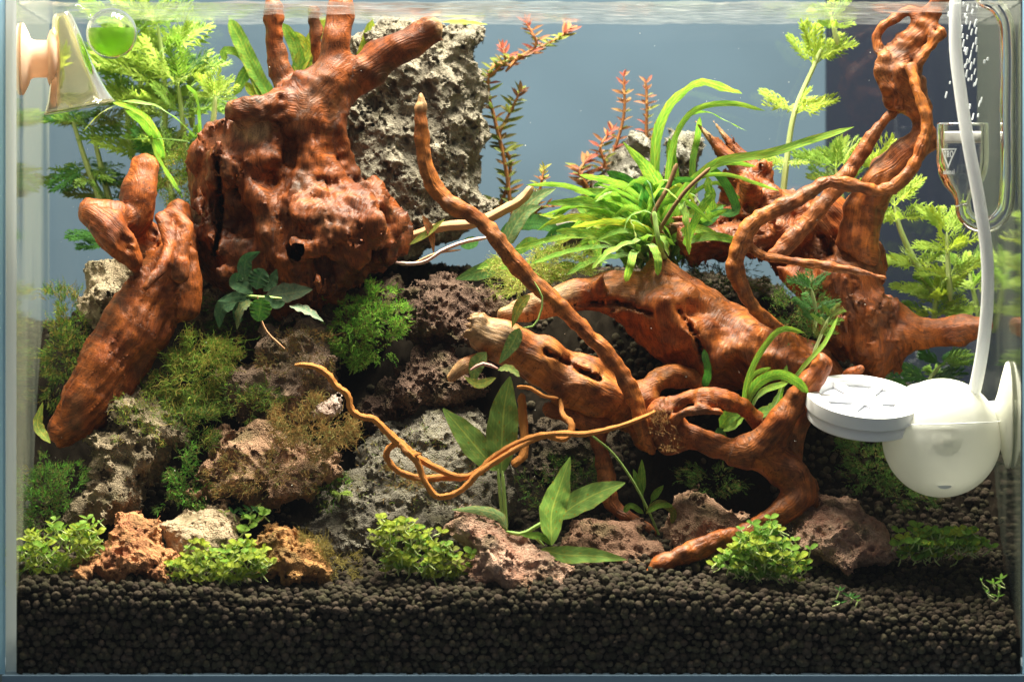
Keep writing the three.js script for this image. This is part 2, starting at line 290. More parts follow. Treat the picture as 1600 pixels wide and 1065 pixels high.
{
  const a = P(1292, 30, -0.33), b = P(1640, 1000, -0.33);
  const t = thing('dark_board', 'dark navy board standing behind the tank at its right end', 'board', new V3((a.x + b.x) / 2, -0.0125, -0.335));
  part('panel', box(a.x, b.x, -0.0125, 0.36, -0.34, -0.33), std({ color: rgb(.009, .014, .026), roughness: 0.5 }), t);
  part('foot', box(a.x, b.x, -0.4, -0.0125, -0.345, -0.325), std({ color: rgb(.009, .014, .026), roughness: 0.5 }), t);
}
const pane = std({ color: rgb(1, 1, 1), roughness: 0, transmission: 1, thickness: 0, ior: 1.5, specularIntensity: 1, side: THREE.DoubleSide });
const sidePane = std({ color: rgb(.78, .77, .56), roughness: 0.08, transmission: 0.62, thickness: 0, ior: 1.5, specularIntensity: 1, side: THREE.DoubleSide });
const frosted = std({ color: rgb(.45, .74, .95), roughness: 0.95, transmission: 0.75, thickness: 0, side: THREE.DoubleSide }), seam = std({ color: rgb(.8, .86, .84), roughness: 0.95, transmission: 0.7, thickness: 0, side: THREE.DoubleSide });
const tank = thing('glass_tank', 'rectangular rimless glass aquarium filled to the brim with water', 'aquarium', new V3(0.03, -0.012, -0.105));
const xl = (25 - VX) * S, xr = (1596 - VX) * S, TOP = 0.312;
const quadZ = (x0, x1, y0, y1, z) => new THREE.PlaneGeometry(x1 - x0, y1 - y0).translate((x0 + x1) / 2, (y0 + y1) / 2, z);
const quadX = (x, y0, y1, z0, z1) => new THREE.PlaneGeometry(z1 - z0, y1 - y0).rotateY(Math.PI / 2).translate(x, (y0 + y1) / 2, (z0 + z1) / 2);
part('front_pane', quadZ(xl - 0.0055, xr + 0.0045, 0, TOP, 0.0035), pane, tank);
part('back_pane', quadZ(xl, xr, 0, TOP, BACK_Z), pane, tank);
part('side_pane', quadX(xl, 0, TOP, BACK_Z, 0), sidePane, tank);
part('side_pane', quadX(xr, 0, TOP, BACK_Z, 0), std({ color: rgb(.42, .47, .34), roughness: 0.08, transmission: 0.75, thickness: 0, ior: 1.5, specularIntensity: 1, side: THREE.DoubleSide }), tank);
part('glass_edge', quadZ(xl - 0.012, xl - 0.0048, 0, TOP, 0.003), frosted, tank);
part('glass_edge', quadZ(xr + 0.0004, xr + 0.008, 0, TOP, 0.003), frosted, tank);
part('silicone_seam', quadZ(xl - 0.0046, xl + 0.0002, 0.001, TOP, 0.0025), seam, tank);
part('bottom_pane', box(xl - 0.006, xr + 0.006, -0.012, -0.0005, BACK_Z - 0.004, 0.006), std({ color: rgb(.16, .24, .32), roughness: 0.35, specularIntensity: 0.6 }), tank);
{
  const g = new THREE.PlaneGeometry(xr - xl - 0.002, -BACK_Z - 0.002, 260, 120).rotateX(-Math.PI / 2).translate((xl + xr) / 2, WATER_Y, BACK_Z / 2), p = g.attributes.position;
  for (let i = 0; i < p.count; i++) { const x = p.getX(i), z = p.getZ(i); p.setY(i, WATER_Y + 0.0005 * n3(x * 30, 0, z * 55) + 0.00022 * n3(x * 90, 4, z * 150) + 0.0012 * Math.exp(z / 0.004)); }
  g.computeVertexNormals();
  struct('water', g, std({ color: rgb(.97, 1, .95), roughness: 0.24, transmission: 1, thickness: 0, ior: 1.33, specularIntensity: 1, side: THREE.DoubleSide }));
}
// the aquarium lamp over the tank: housing, glowing panel and its light
{
  const H = 0.86, t = thing('aquarium_lamp', 'slim white aquarium lamp hanging high over the open top of the tank', 'lamp', new V3(0.05, H, -0.09));
  part('housing', box(-0.17, 0.27, H + 0.005, H + 0.02, -0.21, 0.08), std({ color: rgb(.7, .7, .7), roughness: 0.4 }), t);
  const glow = std({ color: rgb(.8, .8, .8), emissive: rgb(1, .96, .88), emissiveIntensity: 2 });
  for (const [x, z, w, k] of [[-0.09, -0.145, 0.1, 310], [0.07, -0.145, 0.1, 315], [0.2, -0.14, 0.08, 400], [-0.11, 0.015, 0.1, 180], [0.04, 0.015, 0.1, 170], [0.2, 0.015, 0.1, 215]]) {
    part('led_panel', box(x - w / 2, x + w / 2, H, H + 0.005, z - 0.05, z + 0.05), glow, t);
    const l = new THREE.RectAreaLight(rgb(1, .93, .8), k * .5, w, 0.1); l.position.set(x, H - 0.002, z); l.lookAt(x, 0, z + 0.004); l.name = 'led_light'; scene.add(l);
  }
}
// a spot behind the tank that washes the wall
{
  const p = new V3(0.02, 0.72, -0.3), t = thing('wall_spotlight', 'small black spotlight washing the wall behind the tank', 'lamp', p);
  part('shade', new THREE.CylinderGeometry(0.02, 0.035, 0.06, 20, 1, true).translate(p.x, p.y + 0.02, p.z), std({ color: rgb(.02, .02, .02) }), t);
  part('bulb', new THREE.SphereGeometry(0.018, 16, 12).translate(p.x, p.y, p.z), std({ color: rgb(.8, .8, .8), emissive: rgb(1, 1, 1), emissiveIntensity: 1 }), t);
  const l = new THREE.SpotLight(rgb(1, 1, .98), 1.0, 0, 0.85, 1); l.position.set(p.x, p.y - 0.022, p.z); l.target.position.set(0.04, 0.1, WALL_Z); l.castShadow = true; l.name = 'wall_light'; scene.add(l); scene.add(l.target);
}

// ---------------------------------------------------------------- soil
const FRONT = [[0, 925], [200, 925], [450, 944], [700, 935], [1000, 927], [1200, 945], [1350, 964], [1500, 985], [1600, 990]], SLOPE = [[0, .4], [300, .32], [700, .32], [1000, .42], [1200, .38], [1400, .4], [1600, .42]];
const HILL = [[0, 520], [110, 500], [200, 440], [300, 415], [600, 405], [720, 420], [850, 420], [1000, 420], [1200, 440], [1300, 520], [1400, 600], [1600, 690]];
function ground(x, z) {
  const px = toPx(x, z), h0 = camY - (table(FRONT, px) - VY) * S, a = h0 - z * table(SLOPE, px), b = camY - (table(HILL, px) - VY) * S * 1.07;
  return lerp(a, Math.max(a, b), smooth(-0.085, -0.18, z)) + 0.0012 * n3(x * 40, 3, z * 40);
}
{
  const g = new THREE.PlaneGeometry(xr - xl, -BACK_Z - 0.004, 260, 130).rotateX(-Math.PI / 2).translate((xl + xr) / 2, 0, BACK_Z / 2 - 0.001), p = g.attributes.position;
  for (let i = 0; i < p.count; i++) p.setY(i, (() => { const x = p.getX(i), z = p.getZ(i); return ground(x, z) - 0.003 + (z < -.07 ? 0.005 * Math.abs(n3(x * 130, 1, z * 130)) + 0.002 * n3(x * 420, 2, z * 420) : 0); })());
  g.computeVertexNormals();
  const f = new THREE.PlaneGeometry(xr - xl, 1, 150, 1), q = f.attributes.position;
  for (let i = 0; i < q.count; i++) { const x = q.getX(i) + (xl + xr) / 2; q.setXYZ(i, x, q.getY(i) > 0 ? ground(x, -0.003) - 0.003 : 0, -0.0035); }
  f.computeVertexNormals();
  struct('soil', mergeGeometries([g, f]), std({ color: rgb(.014, .011, .008), roughness: 1, specularIntensity: 0, bumpMap: stoneBump, bumpScale: .001 }));
  const r = rng(77), spots = [], v = new V3(), pitch = 0.0035;
  for (let row = 0, z = -0.004; z > BACK_Z + 0.004; z -= pitch * 0.84, row++) for (let x = xl + 0.002 + (row % 2) * pitch / 2; x < xr - 0.002; x += pitch) { const X = x + (r() - .5) * 0.0022, Z = z + (r() - .5) * 0.002; if (Z < -.075 && toPx(X, Z) < 1280 - 60 * r() && n3(X * 40, 7, Z * 40) > -.15) continue; spots.push([clamp(X, xl + .002, xr - .002), ground(X, Z) - 0.001 + (r() - .5) * 0.0016, Z]); if (r() < 0.1) spots.push([X, ground(X, Z) + 0.001, Z]); }
  for (let layer = 0; layer < 2; layer++) for (let row = 0, y = 0.0012; y < 0.045; y += pitch * 0.86, row++) for (let x = xl + 0.002 + ((row + layer) % 2) * pitch / 2; x < xr - 0.002; x += pitch) { const X = x + (r() - .5) * 0.0021, Y = y + (r() - .5) * 0.0019; if (Y < ground(X, 0) - 0.0015) spots.push([X, Math.max(Y, .001), -0.0017 - layer * 0.0024 - r() * 0.0012]); }
  const bead = new THREE.IcosahedronGeometry(1, 2), bp = bead.attributes.position;
  for (let i = 0; i < bp.count; i++) { v.fromBufferAttribute(bp, i); v.multiplyScalar(1 + 0.09 * n3(v.x * 1.3, v.y * 1.3, v.z * 1.3) + 0.05 * n3(v.x * 4, v.y * 4, v.z * 4)); bp.setXYZ(i, v.x, v.y, v.z); }
  bead.computeVertexNormals();
  const im = shade(new THREE.InstancedMesh(bead, std({ color: rgb(1, 1, 1), roughness: 0.95, specularIntensity: 0.25 }), spots.length)), M = new THREE.Matrix4(), Q = new THREE.Quaternion(), E = new THREE.Euler(), sc = new V3(), c = new THREE.Color();
  spots.forEach((s, i) => {
    const k = 0.00168 * (0.72 + 0.55 * r()); E.set(r() * 6.3, r() * 6.3, r() * 6.3); M.compose(v.set(s[0], s[1], Math.min(s[2], -k - 0.0001)), Q.setFromEuler(E), sc.set(k, k * (0.8 + r() * 0.2), k * (0.95 + r() * 0.25))); im.setMatrixAt(i, M);
    const b = 0.5 + 0.8 * r(), w = r(); im.setColorAt(i, c.setRGB((.049 + .012 * w) * b, .044 * b, (.025 + .008 * w) * b));
  });
  im.name = 'soil_beads'; tag(im, 'dark brown round beads of planting soil covering the tank floor', 'soil', null, 'stuff'); scene.add(im);
}
// ---------------------------------------------------------------- lava stones
const ORANGE = [[.46, .22, .1], [.3, .12, .06], [.14, .06, .04]], PINK = [[.4, .26, .19], [.28, .14, .095], [.13, .08, .06]], BEIGE = [[.36, .3, .21], [.33, .25, .17], [.15, .12, .09]], GREY = [[.24, .225, .19], [.14, .13, .11], [.06, .057, .052]], DARK = [[.15, .095, .07], [.09, .055, .042], [.04, .027, .022]], EARTH = [[.3, .22, .14], [.18, .13, .09], [.08, .06, .05]];
stone('lava_rock', 'tall pitted grey lava rock standing behind the large left stump', [[560, 45], [600, 30], [690, 40], [752, 36], [748, 90], [752, 150], [760, 185], [758, 215], [742, 250], [748, 290], [775, 325], [740, 350], [660, 400], [560, 420], [500, 380], [500, 120], [540, 80]], -0.175, 0.026, { hue: [[.23, .2, .155], [.13, .115, .088], [.055, .05, .043]], stain: .5, lean: 0.12, seed: 1, rough: 1.15, pit: 1.3, pitSize: 0.0052, cell: 0.001 });
stone('lava_rock', 'grey porous lava rock with a peak behind the strap leaved plant', [[985, 205], [1010, 208], [1022, 225], [1022, 300], [1010, 400], [860, 390], [862, 350], [900, 325], [935, 275], [950, 240]], -0.195, 0.016, { hue: GREY, seed: 2, pit: 1.1, lean: 0.1 });
stone('lava_rock', 'small grey lava rock between the strap leaves and the split stump', [[1050, 205], [1075, 200], [1092, 220], [1090, 330], [1040, 340], [1035, 240]], -0.2, 0.012, { hue: GREY, seed: 3, lean: 0.1 });
stone('lava_rock', 'beige lava rock tucked behind the left log above the moss', [[128, 430], [160, 395], [205, 395], [240, 420], [230, 500], [150, 520], [125, 490]], -0.14, 0.018, { hue: BEIGE, seed: 4, pit: 1.4 });
stone('lava_rock', 'ragged grey brown lava rock below the foot of the left log', [[158, 596], [175, 582], [190, 594], [222, 602], [228, 618], [262, 622], [278, 650], [290, 664], [282, 690], [262, 705], [258, 730], [200, 800], [120, 830], [95, 815], [110, 790], [150, 745], [135, 690], [165, 660], [150, 625]], -0.075, 0.02, { hue: [[.27, .21, .14], [.16, .125, .085], [.06, .05, .04]], lean: .5, seed: 5, rough: 1.5, pit: 1.7, pitSize: 0.0085, chunk: 1.5 });
stone('lava_rock', 'reddish brown lava rock overgrown with brown algae left of centre', [[332, 680], [400, 648], [430, 655], [470, 690], [520, 715], [528, 742], [490, 770], [440, 785], [350, 790], [310, 780], [308, 745], [330, 720]], -0.07, 0.02, { hue: [[.29, .175, .11], [.19, .105, .065], [.08, .05, .035]], lean: .5, seed: 6, rough: 1.3, pit: 1.5, pitSize: 0.008, chunk: 1.4 });
stone('lava_rock', 'flat overhanging brown lava rock below the dark oval leaved plant', [[338, 600], [350, 572], [390, 560], [415, 520], [450, 500], [490, 495], [520, 520], [528, 560], [520, 610], [480, 660], [400, 660], [350, 630]], -0.1, 0.022, { hue: [[.26, .175, .125], [.15, .1, .075], [.065, .045, .037]], seed: 7, rough: 1.3, pit: 1.8, pitSize: 0.01, chunk: 1.5 });
stone('lava_rock', 'small pale pink lava rock above the brown algae', [[478, 645], [500, 622], [525, 614], [540, 622], [540, 640], [520, 660], [485, 662]], -0.078, 0.008, { hue: [[.55, .42, .36], [.4, .28, .23], [.2, .14, .12]], seed: 8, chunk: .6 });
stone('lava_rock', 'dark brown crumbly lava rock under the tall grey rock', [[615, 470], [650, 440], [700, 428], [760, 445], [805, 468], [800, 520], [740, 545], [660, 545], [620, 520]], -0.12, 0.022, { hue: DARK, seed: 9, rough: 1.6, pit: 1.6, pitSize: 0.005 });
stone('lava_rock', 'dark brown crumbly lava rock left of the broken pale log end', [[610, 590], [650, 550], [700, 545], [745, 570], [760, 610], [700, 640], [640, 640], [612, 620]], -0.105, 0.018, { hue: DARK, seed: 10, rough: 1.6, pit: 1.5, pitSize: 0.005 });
stone('lava_rock', 'broad grey lava rock behind the thin twisted twig', [[520, 760], [560, 710], [600, 670], [650, 640], [700, 632], [760, 650], [800, 700], [810, 780], [780, 850], [600, 870], [490, 860], [470, 820]], -0.085, 0.02, { hue: [[.19, .17, .135], [.11, .096, .075], [.05, .044, .037]], lean: 0.55, seed: 11, pit: 1.0, pitSize: 0.005, rough: 1.1, chunk: .9 });
stone('lava_rock', 'orange brown pointed lava rock in the left foreground', [[185, 812], [210, 800], [238, 812], [255, 840], [275, 880], [262, 905], [180, 915], [100, 912], [92, 893], [125, 880], [160, 855]], -0.03, 0.015, { hue: ORANGE, lean: .6, seed: 12, pit: 1.1, pitSize: 0.004, cell: 0.001 });
stone('lava_rock', 'smooth beige rock behind the orange foreground rock', [[250, 818], [285, 795], [350, 788], [365, 805], [378, 845], [345, 875], [280, 885], [262, 860]], -0.045, 0.014, { hue: [[.44, .33, .22], [.34, .245, .155], [.2, .15, .1]], lean: .6, seed: 13, pit: .3, rough: .7, chunk: .6, cell: 0.001 });
stone('lava_rock', 'honeycombed rusty lava rock between two bright green carpet clumps', [[405, 838], [425, 822], [455, 824], [480, 845], [510, 868], [530, 895], [500, 912], [440, 910], [412, 895], [402, 865]], -0.035, 0.014, { hue: [[.46, .24, .09], [.28, .13, .05], [.1, .05, .03]], lean: .6, seed: 14, pit: 1.9, pitSize: 0.0055, cell: 0.001 });
stone('lava_rock', 'long red brown lava rock in the centre foreground', [[694, 822], [712, 802], [750, 803], [780, 822], [818, 850], [850, 868], [885, 893], [884, 918], [800, 925], [740, 922], [725, 890], [718, 850]], -0.03, 0.016, { hue: PINK, lean: .6, seed: 15, pit: 1.0, pitSize: 0.0045, cell: 0.001, chunk: 1.2 });
stone('lava_rock', 'dark brown lava rock behind the low broad green leaf', [[875, 840], [905, 815], [960, 803], [1000, 820], [1035, 850], [1045, 880], [1020, 905], [950, 905], [890, 885]], -0.05, 0.015, { hue: [[.26, .15, .1], [.17, .09, .06], [.07, .04, .03]], lean: .6, seed: 16, pit: 1.4, pitSize: 0.0045 });
stone('lava_rock', 'brown lava rock leaning behind the lowest driftwood root', [[1035, 820], [1062, 772], [1085, 768], [1130, 790], [1165, 808], [1170, 840], [1120, 880], [1050, 890], [1030, 855]], -0.06, 0.014, { hue: [[.34, .21, .14], [.22, .125, .08], [.1, .06, .045]], lean: .6, seed: 17 });
stone('lava_rock', 'pinkish brown block of lava rock below the white pump', [[1232, 822], [1262, 785], [1300, 782], [1340, 786], [1370, 805], [1392, 840], [1400, 868], [1370, 880], [1330, 893], [1280, 885], [1240, 865]], -0.05, 0.018, { hue: PINK, lean: .55, seed: 18, cell: 0.001 });

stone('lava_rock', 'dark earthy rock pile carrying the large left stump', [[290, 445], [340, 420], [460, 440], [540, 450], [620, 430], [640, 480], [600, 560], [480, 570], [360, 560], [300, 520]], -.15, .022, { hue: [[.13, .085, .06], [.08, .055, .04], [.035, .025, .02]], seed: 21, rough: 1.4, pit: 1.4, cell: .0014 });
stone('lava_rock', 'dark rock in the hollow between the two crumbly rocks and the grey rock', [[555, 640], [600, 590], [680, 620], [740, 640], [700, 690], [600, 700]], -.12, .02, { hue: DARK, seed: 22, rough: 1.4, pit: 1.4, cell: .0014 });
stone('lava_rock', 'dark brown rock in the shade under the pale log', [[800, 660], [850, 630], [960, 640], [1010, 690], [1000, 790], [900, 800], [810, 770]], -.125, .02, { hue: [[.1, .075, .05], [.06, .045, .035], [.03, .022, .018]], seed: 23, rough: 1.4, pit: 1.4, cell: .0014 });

// ---------------------------------------------------------------- driftwood
function SPLINTERS([x, y, z], R, n, L, seed, [dx, dy, dz]) {       // torn fibres round a broken end
  const r = rng(seed), l = Math.hypot(dx, dy), ux = dx / l, uy = dy / l, out = [];
  for (let i = 0; i < n; i++) { const a = i / n * 6.28 + r(), e = R * Math.sin(a) * (.7 + .3 * r()), d = R * Math.cos(a) * .8 * S, k = L * (.45 + .75 * r()), px = x - uy * e, py = y + ux * e; out.push({ n: 'splinter', p: [[px - ux * 10, py - uy * 10, z + d, R * .34], [px + ux * k * .5, py + uy * k * .5, z + d, R * .2], [px + ux * k, py + uy * k, z + d + dz * k * S, 1]] }); }
  return out;
}
wood('driftwood_stump', 'massive dark red driftwood stump with branches reaching to the surface', {
  torn: true, seed: 1, crumb: 0.3, knob: 1.5, k: 0.014, hue: [[.235, .068, .017], [.115, .03, .009], [.035, .011, .005]],
  lumps: [
    { n: 'trunk', o: [[306, 228], [330, 198], [362, 180], [425, 176], [450, 215], [458, 320], [470, 400], [430, 448], [345, 450], [300, 412], [296, 300]], z: -0.125, T: 0.03, R: 0.012 },
    { n: 'trunk', o: [[440, 300], [485, 285], [560, 288], [608, 306], [638, 350], [632, 388], [592, 422], [545, 458], [500, 474], [450, 450], [420, 405], [425, 340]], z: -0.115, T: 0.032, R: 0.015 }],
  limbs: [
    { n: 'branch', p: [[450, 430, -.115, 60], [468, 350, -.112, 56], [474, 290, -.112, 46], [474, 230, -.112, 42], [486, 175, -.11, 38], [518, 115, -.112, 26], [532, 60, -.114, 23], [530, 15, -.116, 21]] },
    { n: 'branch', p: [[535, 140, -.118, 24], [590, 98, -.118, 25], [645, 64, -.118, 24], [672, 50, -.118, 19]] },
    ...SPLINTERS([668, 50, -.118], 17, 13, 22, 5, [1, -.1, .1]),
    { n: 'stub', p: [[470, 165, -.105, 22], [430, 160, -.1, 18], [395, 165, -.095, 14], [362, 168, -.095, 10]] },
    { n: 'branch', p: [[455, 160, -.115, 20], [437, 115, -.12, 15], [428, 70, -.12, 15], [428, 12, -.12, 13]] },
    { n: 'branch', p: [[500, 140, -.14, 10], [496, 100, -.14, 9], [493, 60, -.14, 10], [490, 15, -.14, 8]] },
    { n: 'root', p: [[522, 185, -.11, 8], [530, 210, -.11, 9], [545, 240, -.112, 9], [547, 285, -.115, 8]] }],
  cracks: [[[340, 250, -.1], [345, 330, -.1], [335, 400, -.1]]],
  tip: [[690, 38, -.118, 26], [365, 168, -.095, 16], [395, 195, -.1, 40]],
});
wood('driftwood_log', 'orange brown driftwood log leaning at the left glass with a hollow hooked top', {
  seed: 2, knob: .8, groove: 1.9, k: 0.007, hue: [[.34, .1, .022], [.2, .05, .012], [.06, .018, .007]],
  limbs: [
    { n: 'trunk', p: [[278, 330, -.108, 22], [278, 385, -.102, 34], [255, 440, -.096, 48], [220, 505, -.09, 54], [170, 580, -.085, 48], [128, 640, -.081, 39], [100, 672, -.08, 26]] },
    { n: 'hook', p: [[227, 266, -.1, 25], [215, 310, -.095, 28], [203, 340, -.092, 26], [172, 330, -.085, 22], [143, 326, -.082, 16]] },
    { n: 'hollow_end', p: [[142, 334, -.08, 15], [165, 358, -.078, 25], [192, 384, -.078, 27], [208, 404, -.08, 17]] },
    { n: 'root', p: [[205, 345, -.1, 20], [235, 385, -.104, 20], [262, 420, -.1, 24]] },
    { n: 'stub', p: [[250, 340, -.085, 9], [262, 372, -.08, 10], [256, 410, -.07, 9], [228, 448, -.062, 6]] },
    { n: 'stub', p: [[268, 330, -.09, 8], [290, 350, -.085, 10], [288, 385, -.08, 9], [282, 430, -.076, 12]] },
    { n: 'stub', p: [[300, 400, -.09, 9], [302, 440, -.088, 14], [292, 480, -.088, 24]] }],
  carve: [[197, 380, -.068, 14, [1, 1.4, 1.7]], [168, 352, -.064, 7, [1.3, 1, 1]], [258, 452, -.058, 13, [1.5, .7, 1]], [292, 455, -.07, 9, [1, 1.3, 1.5]]],
});
wood('driftwood_log', 'pale driftwood log with a broken end lying in the centre', {
  seed: 3, k: 0.007, cracks: [[[850, 548, -.05], [900, 575, -.05], [940, 595, -.05]]], hue: [[.46, .19, .055], [.3, .09, .02], [.08, .026, .01]], knob: .9, groove: 1.2,
  limbs: [
    { n: 'trunk', p: [[752, 516, -.062, 27], [800, 540, -.064, 34], [870, 580, -.068, 42], [935, 610, -.072, 44], [990, 640, -.076, 36], [1010, 680, -.072, 22]] },
    { n: 'root', p: [[1000, 625, -.068, 20], [1035, 590, -.075, 18], [1085, 592, -.085, 16], [1110, 600, -.095, 12]] },
    ...SPLINTERS([742, 512, -.062], 24, 11, 18, 3, [-1, -.12, .1]),
    { n: 'splinter', p: [[705, 590, -.055, 8], [725, 572, -.056, 13], [750, 562, -.06, 12]] }],
  torn: true, carve: [[706, 512, -.062, 34, [1, 1.3, 1.3]]],
  tip: [[738, 515, -.06, 44], [712, 585, -.055, 36], [780, 505, -.05, 50]],
});
wood('driftwood_log', 'arched brown driftwood log with two knot holes behind the pale log', {
  seed: 4, k: 0.008, cracks: [[[890, 478, -.07], [960, 472, -.07], [1020, 490, -.07]], [[1060, 480, -.07], [1090, 530, -.07], [1110, 580, -.07]]], knob: 1.1, groove: 1.2, hue: [[.34, .115, .03], [.2, .055, .014], [.06, .019, .008]],
  lumps: [{ n: 'trunk', o: [[1000, 430], [1030, 420], [1060, 432], [1092, 466], [1130, 478], [1180, 500], [1230, 525], [1280, 555], [1270, 590], [1180, 600], [1090, 605], [1050, 580], [1000, 530], [950, 490]], z: -.105, T: .03, R: .02 }],
  limbs: [
    { n: 'limb', p: [[790, 490, -.082, 12], [850, 478, -.085, 22], [920, 462, -.09, 26], [990, 458, -.095, 32], [1060, 480, -.1, 40], [1130, 530, -.105, 44]] },
    { n: 'stub', p: [[1020, 445, -.1, 24], [1035, 430, -.1, 24], [1055, 440, -.1, 20]] },
    { n: 'thorn', p: [[935, 450, -.08, 9], [940, 435, -.078, 5], [943, 424, -.077, 2]] },
    { n: 'limb', p: [[1180, 540, -.1, 44], [1240, 560, -.1, 34], [1290, 580, -.105, 26]] }],
  carve: [[1112, 492, -.07, 17, [1.3, 1, 2]], [1160, 517, -.068, 14, [1.1, 1.2, 2]], [985, 535, -.07, 34, [1.5, .6, 1.2]]],
  tip: [[800, 490, -.08, 60], [870, 470, -.08, 50]],
});
wood('driftwood_branch', 'long thin driftwood branch rising diagonally to a pointed tip', {
  seed: 5, cell: 0.00095, k: 0.003, hue: [[.42, .15, .035], [.27, .08, .018], [.1, .032, .01]], category: 'branch',
  limbs: [{ n: 'branch', p: [[658, 146, -.05, 3], [657, 165, -.05, 8], [658, 195, -.05, 10], [662, 245, -.05, 11], [676, 288, -.05, 12], [705, 320, -.05, 12.5], [740, 336, -.05, 12], [775, 372, -.05, 12], [815, 422, -.05, 13], [860, 465, -.05, 13], [905, 508, -.05, 13], [945, 548, -.05, 14], [975, 588, -.05, 15], [996, 635, -.05, 15], [1005, 680, -.052, 12], [1017, 704, -.054, 7]] }],
  tip: [[657, 158, -.05, 22]],
});
wood('driftwood_root', 'forked glossy driftwood root reaching down to the soil right of centre', {
  seed: 6, cell: 0.0011, k: 0.006,  hue: [[.36, .115, .026], [.24, .064, .015], [.08, .023, .008]], category: 'driftwood', knob: 1.2,
  limbs: [
    { n: 'knot', p: [[1038, 640, -.058, 22], [1035, 665, -.056, 26], [1045, 690, -.058, 20]] },
    { n: 'root', p: [[1040, 645, -.055, 14], [1080, 620, -.05, 14], [1130, 622, -.05, 14], [1165, 636, -.055, 14], [1185, 660, -.06, 13]] },
    { n: 'twig', p: [[1055, 655, -.045, 7], [1075, 642, -.042, 7], [1105, 640, -.042, 6], [1129, 644, -.042, 3]] },
    { n: 'root', p: [[1058, 668, -.058, 18], [1100, 688, -.055, 18], [1150, 708, -.052, 19], [1205, 725, -.05, 25], [1240, 740, -.05, 25], [1250, 768, -.05, 24], [1228, 798, -.048, 22], [1190, 822, -.044, 18], [1130, 846, -.038, 16], [1070, 864, -.032, 14], [1030, 884, -.028, 13], [1004, 906, -.026, 7]] },
    { n: 'branch', p: [[1288, 568, -.045, 15], [1255, 612, -.046, 19], [1225, 652, -.047, 22], [1195, 690, -.048, 24], [1160, 712, -.05, 20]] },
    { n: 'root', p: [[1250, 640, -.06, 22], [1232, 690, -.06, 26], [1235, 740, -.055, 24]] },
    { n: 'rootlet', p: [[1248, 740, -.046, 7], [1266, 765, -.05, 6], [1275, 790, -.052, 5]] }],
});
wood('driftwood_root', 'bare brown root dropping to the soil behind the broad leaved plant', {
  seed: 7, cell: 0.0012, k: 0.004, hue: [[.36, .135, .045], [.22, .07, .025], [.08, .03, .014]],
  limbs: [{ n: 'root', p: [[932, 670, -.07, 14], [944, 730, -.068, 13], [955, 785, -.066, 13], [985, 812, -.064, 13], [1022, 834, -.062, 9]] }, { n: 'root', p: [[860, 640, -.07, 12], [900, 650, -.07, 16], [940, 665, -.07, 18]] }],
});
wood('driftwood_stump', 'split driftwood stump with splintered top beside the strap leaved plant', {
  torn: true, seed: 8, crumb: .45, k: 0.01, cracks: [[[1090, 360, -.11], [1140, 345, -.11], [1200, 340, -.11]]], knob: 1.3, groove: 1.4, hue: [[.3, .09, .02], [.16, .042, .011], [.045, .014, .006]],
  lumps: [
    { n: 'trunk', o: [[1140, 268], [1168, 258], [1195, 262], [1222, 300], [1290, 312], [1330, 330], [1345, 385], [1310, 425], [1220, 405], [1150, 402], [1080, 408], [1050, 395], [1042, 352], [1090, 345], [1128, 322], [1140, 290]], z: -.135, T: .028, R: .018, d: [-1, -.3, .1] },
    { n: 'trunk', o: [[1225, 425], [1290, 400], [1350, 412], [1395, 470], [1400, 520], [1385, 565], [1372, 590], [1320, 560], [1285, 540], [1262, 500]], z: -.115, T: .026, R: .018 }],
  limbs: [
    ...SPLINTERS([1128, 236, -.138], 10, 9, 40, 7, [-.7, -1, .1]), ...SPLINTERS([1062, 352, -.125], 14, 10, 24, 8, [-1, 0, .1]), ...SPLINTERS([1150, 238, -.145], 9, 7, 44, 9, [-.6, -1, .1]),
    { n: 'splinter', p: [[1086, 188, -.14, 2], [1110, 216, -.138, 6], [1148, 255, -.135, 13], [1185, 295, -.135, 20]] },
    { n: 'splinter', p: [[1113, 186, -.15, 2], [1140, 222, -.148, 6], [1180, 262, -.142, 12]] },
    { n: 'splinter', p: [[1040, 356, -.125, 4], [1070, 352, -.125, 9], [1110, 350, -.125, 14]] },
    { n: 'root', p: [[1350, 500, -.11, 44], [1410, 520, -.105, 31], [1470, 520, -.1, 23], [1535, 510, -.095, 21]] },
    { n: 'root', p: [[1330, 440, -.105, 40], [1350, 500, -.1, 36], [1370, 575, -.1, 18]] },
    { n: 'root', p: [[1290, 330, -.11, 26], [1345, 400, -.11, 30], [1330, 460, -.11, 34]] }],
  tip: [[1095, 198, -.14, 36], [1120, 200, -.15, 30], [1048, 354, -.125, 20]],
});
wood('driftwood_branch', 'gnarled driftwood branch with dark knot rising to the surface at right', {
  seed: 9, cell: 0.001, k: 0.005,  hue: [[.36, .12, .028], [.22, .06, .016], [.04, .013, .006]], category: 'branch', knob: 1.3,
  limbs: [
    { n: 'trunk', p: [[1345, 385, -.1, 32], [1356, 315, -.1, 27], [1398, 262, -.1, 27], [1438, 230, -.1, 24], [1446, 190, -.1, 16], [1430, 160, -.1, 20], [1408, 130, -.1, 33], [1395, 110, -.1, 28], [1410, 85, -.1, 20], [1440, 50, -.1, 18], [1466, 12, -.1, 12], [1480, -6, -.1, 8]] },
    { n: 'knot', p: [[1380, 92, -.094, 10], [1378, 115, -.094, 14], [1395, 150, -.096, 18]] },
    { n: 'twig', p: [[1370, 74, -.1, 8], [1374, 48, -.1, 8], [1402, 26, -.1, 8], [1420, 16, -.1, 8], [1438, 22, -.1, 8], [1470, 2, -.1, 8], [1485, -10, -.1, 6]] },
    { n: 'twig', p: [[1425, 115, -.095, 9], [1450, 78, -.095, 9], [1472, 52, -.095, 7]] }],
});
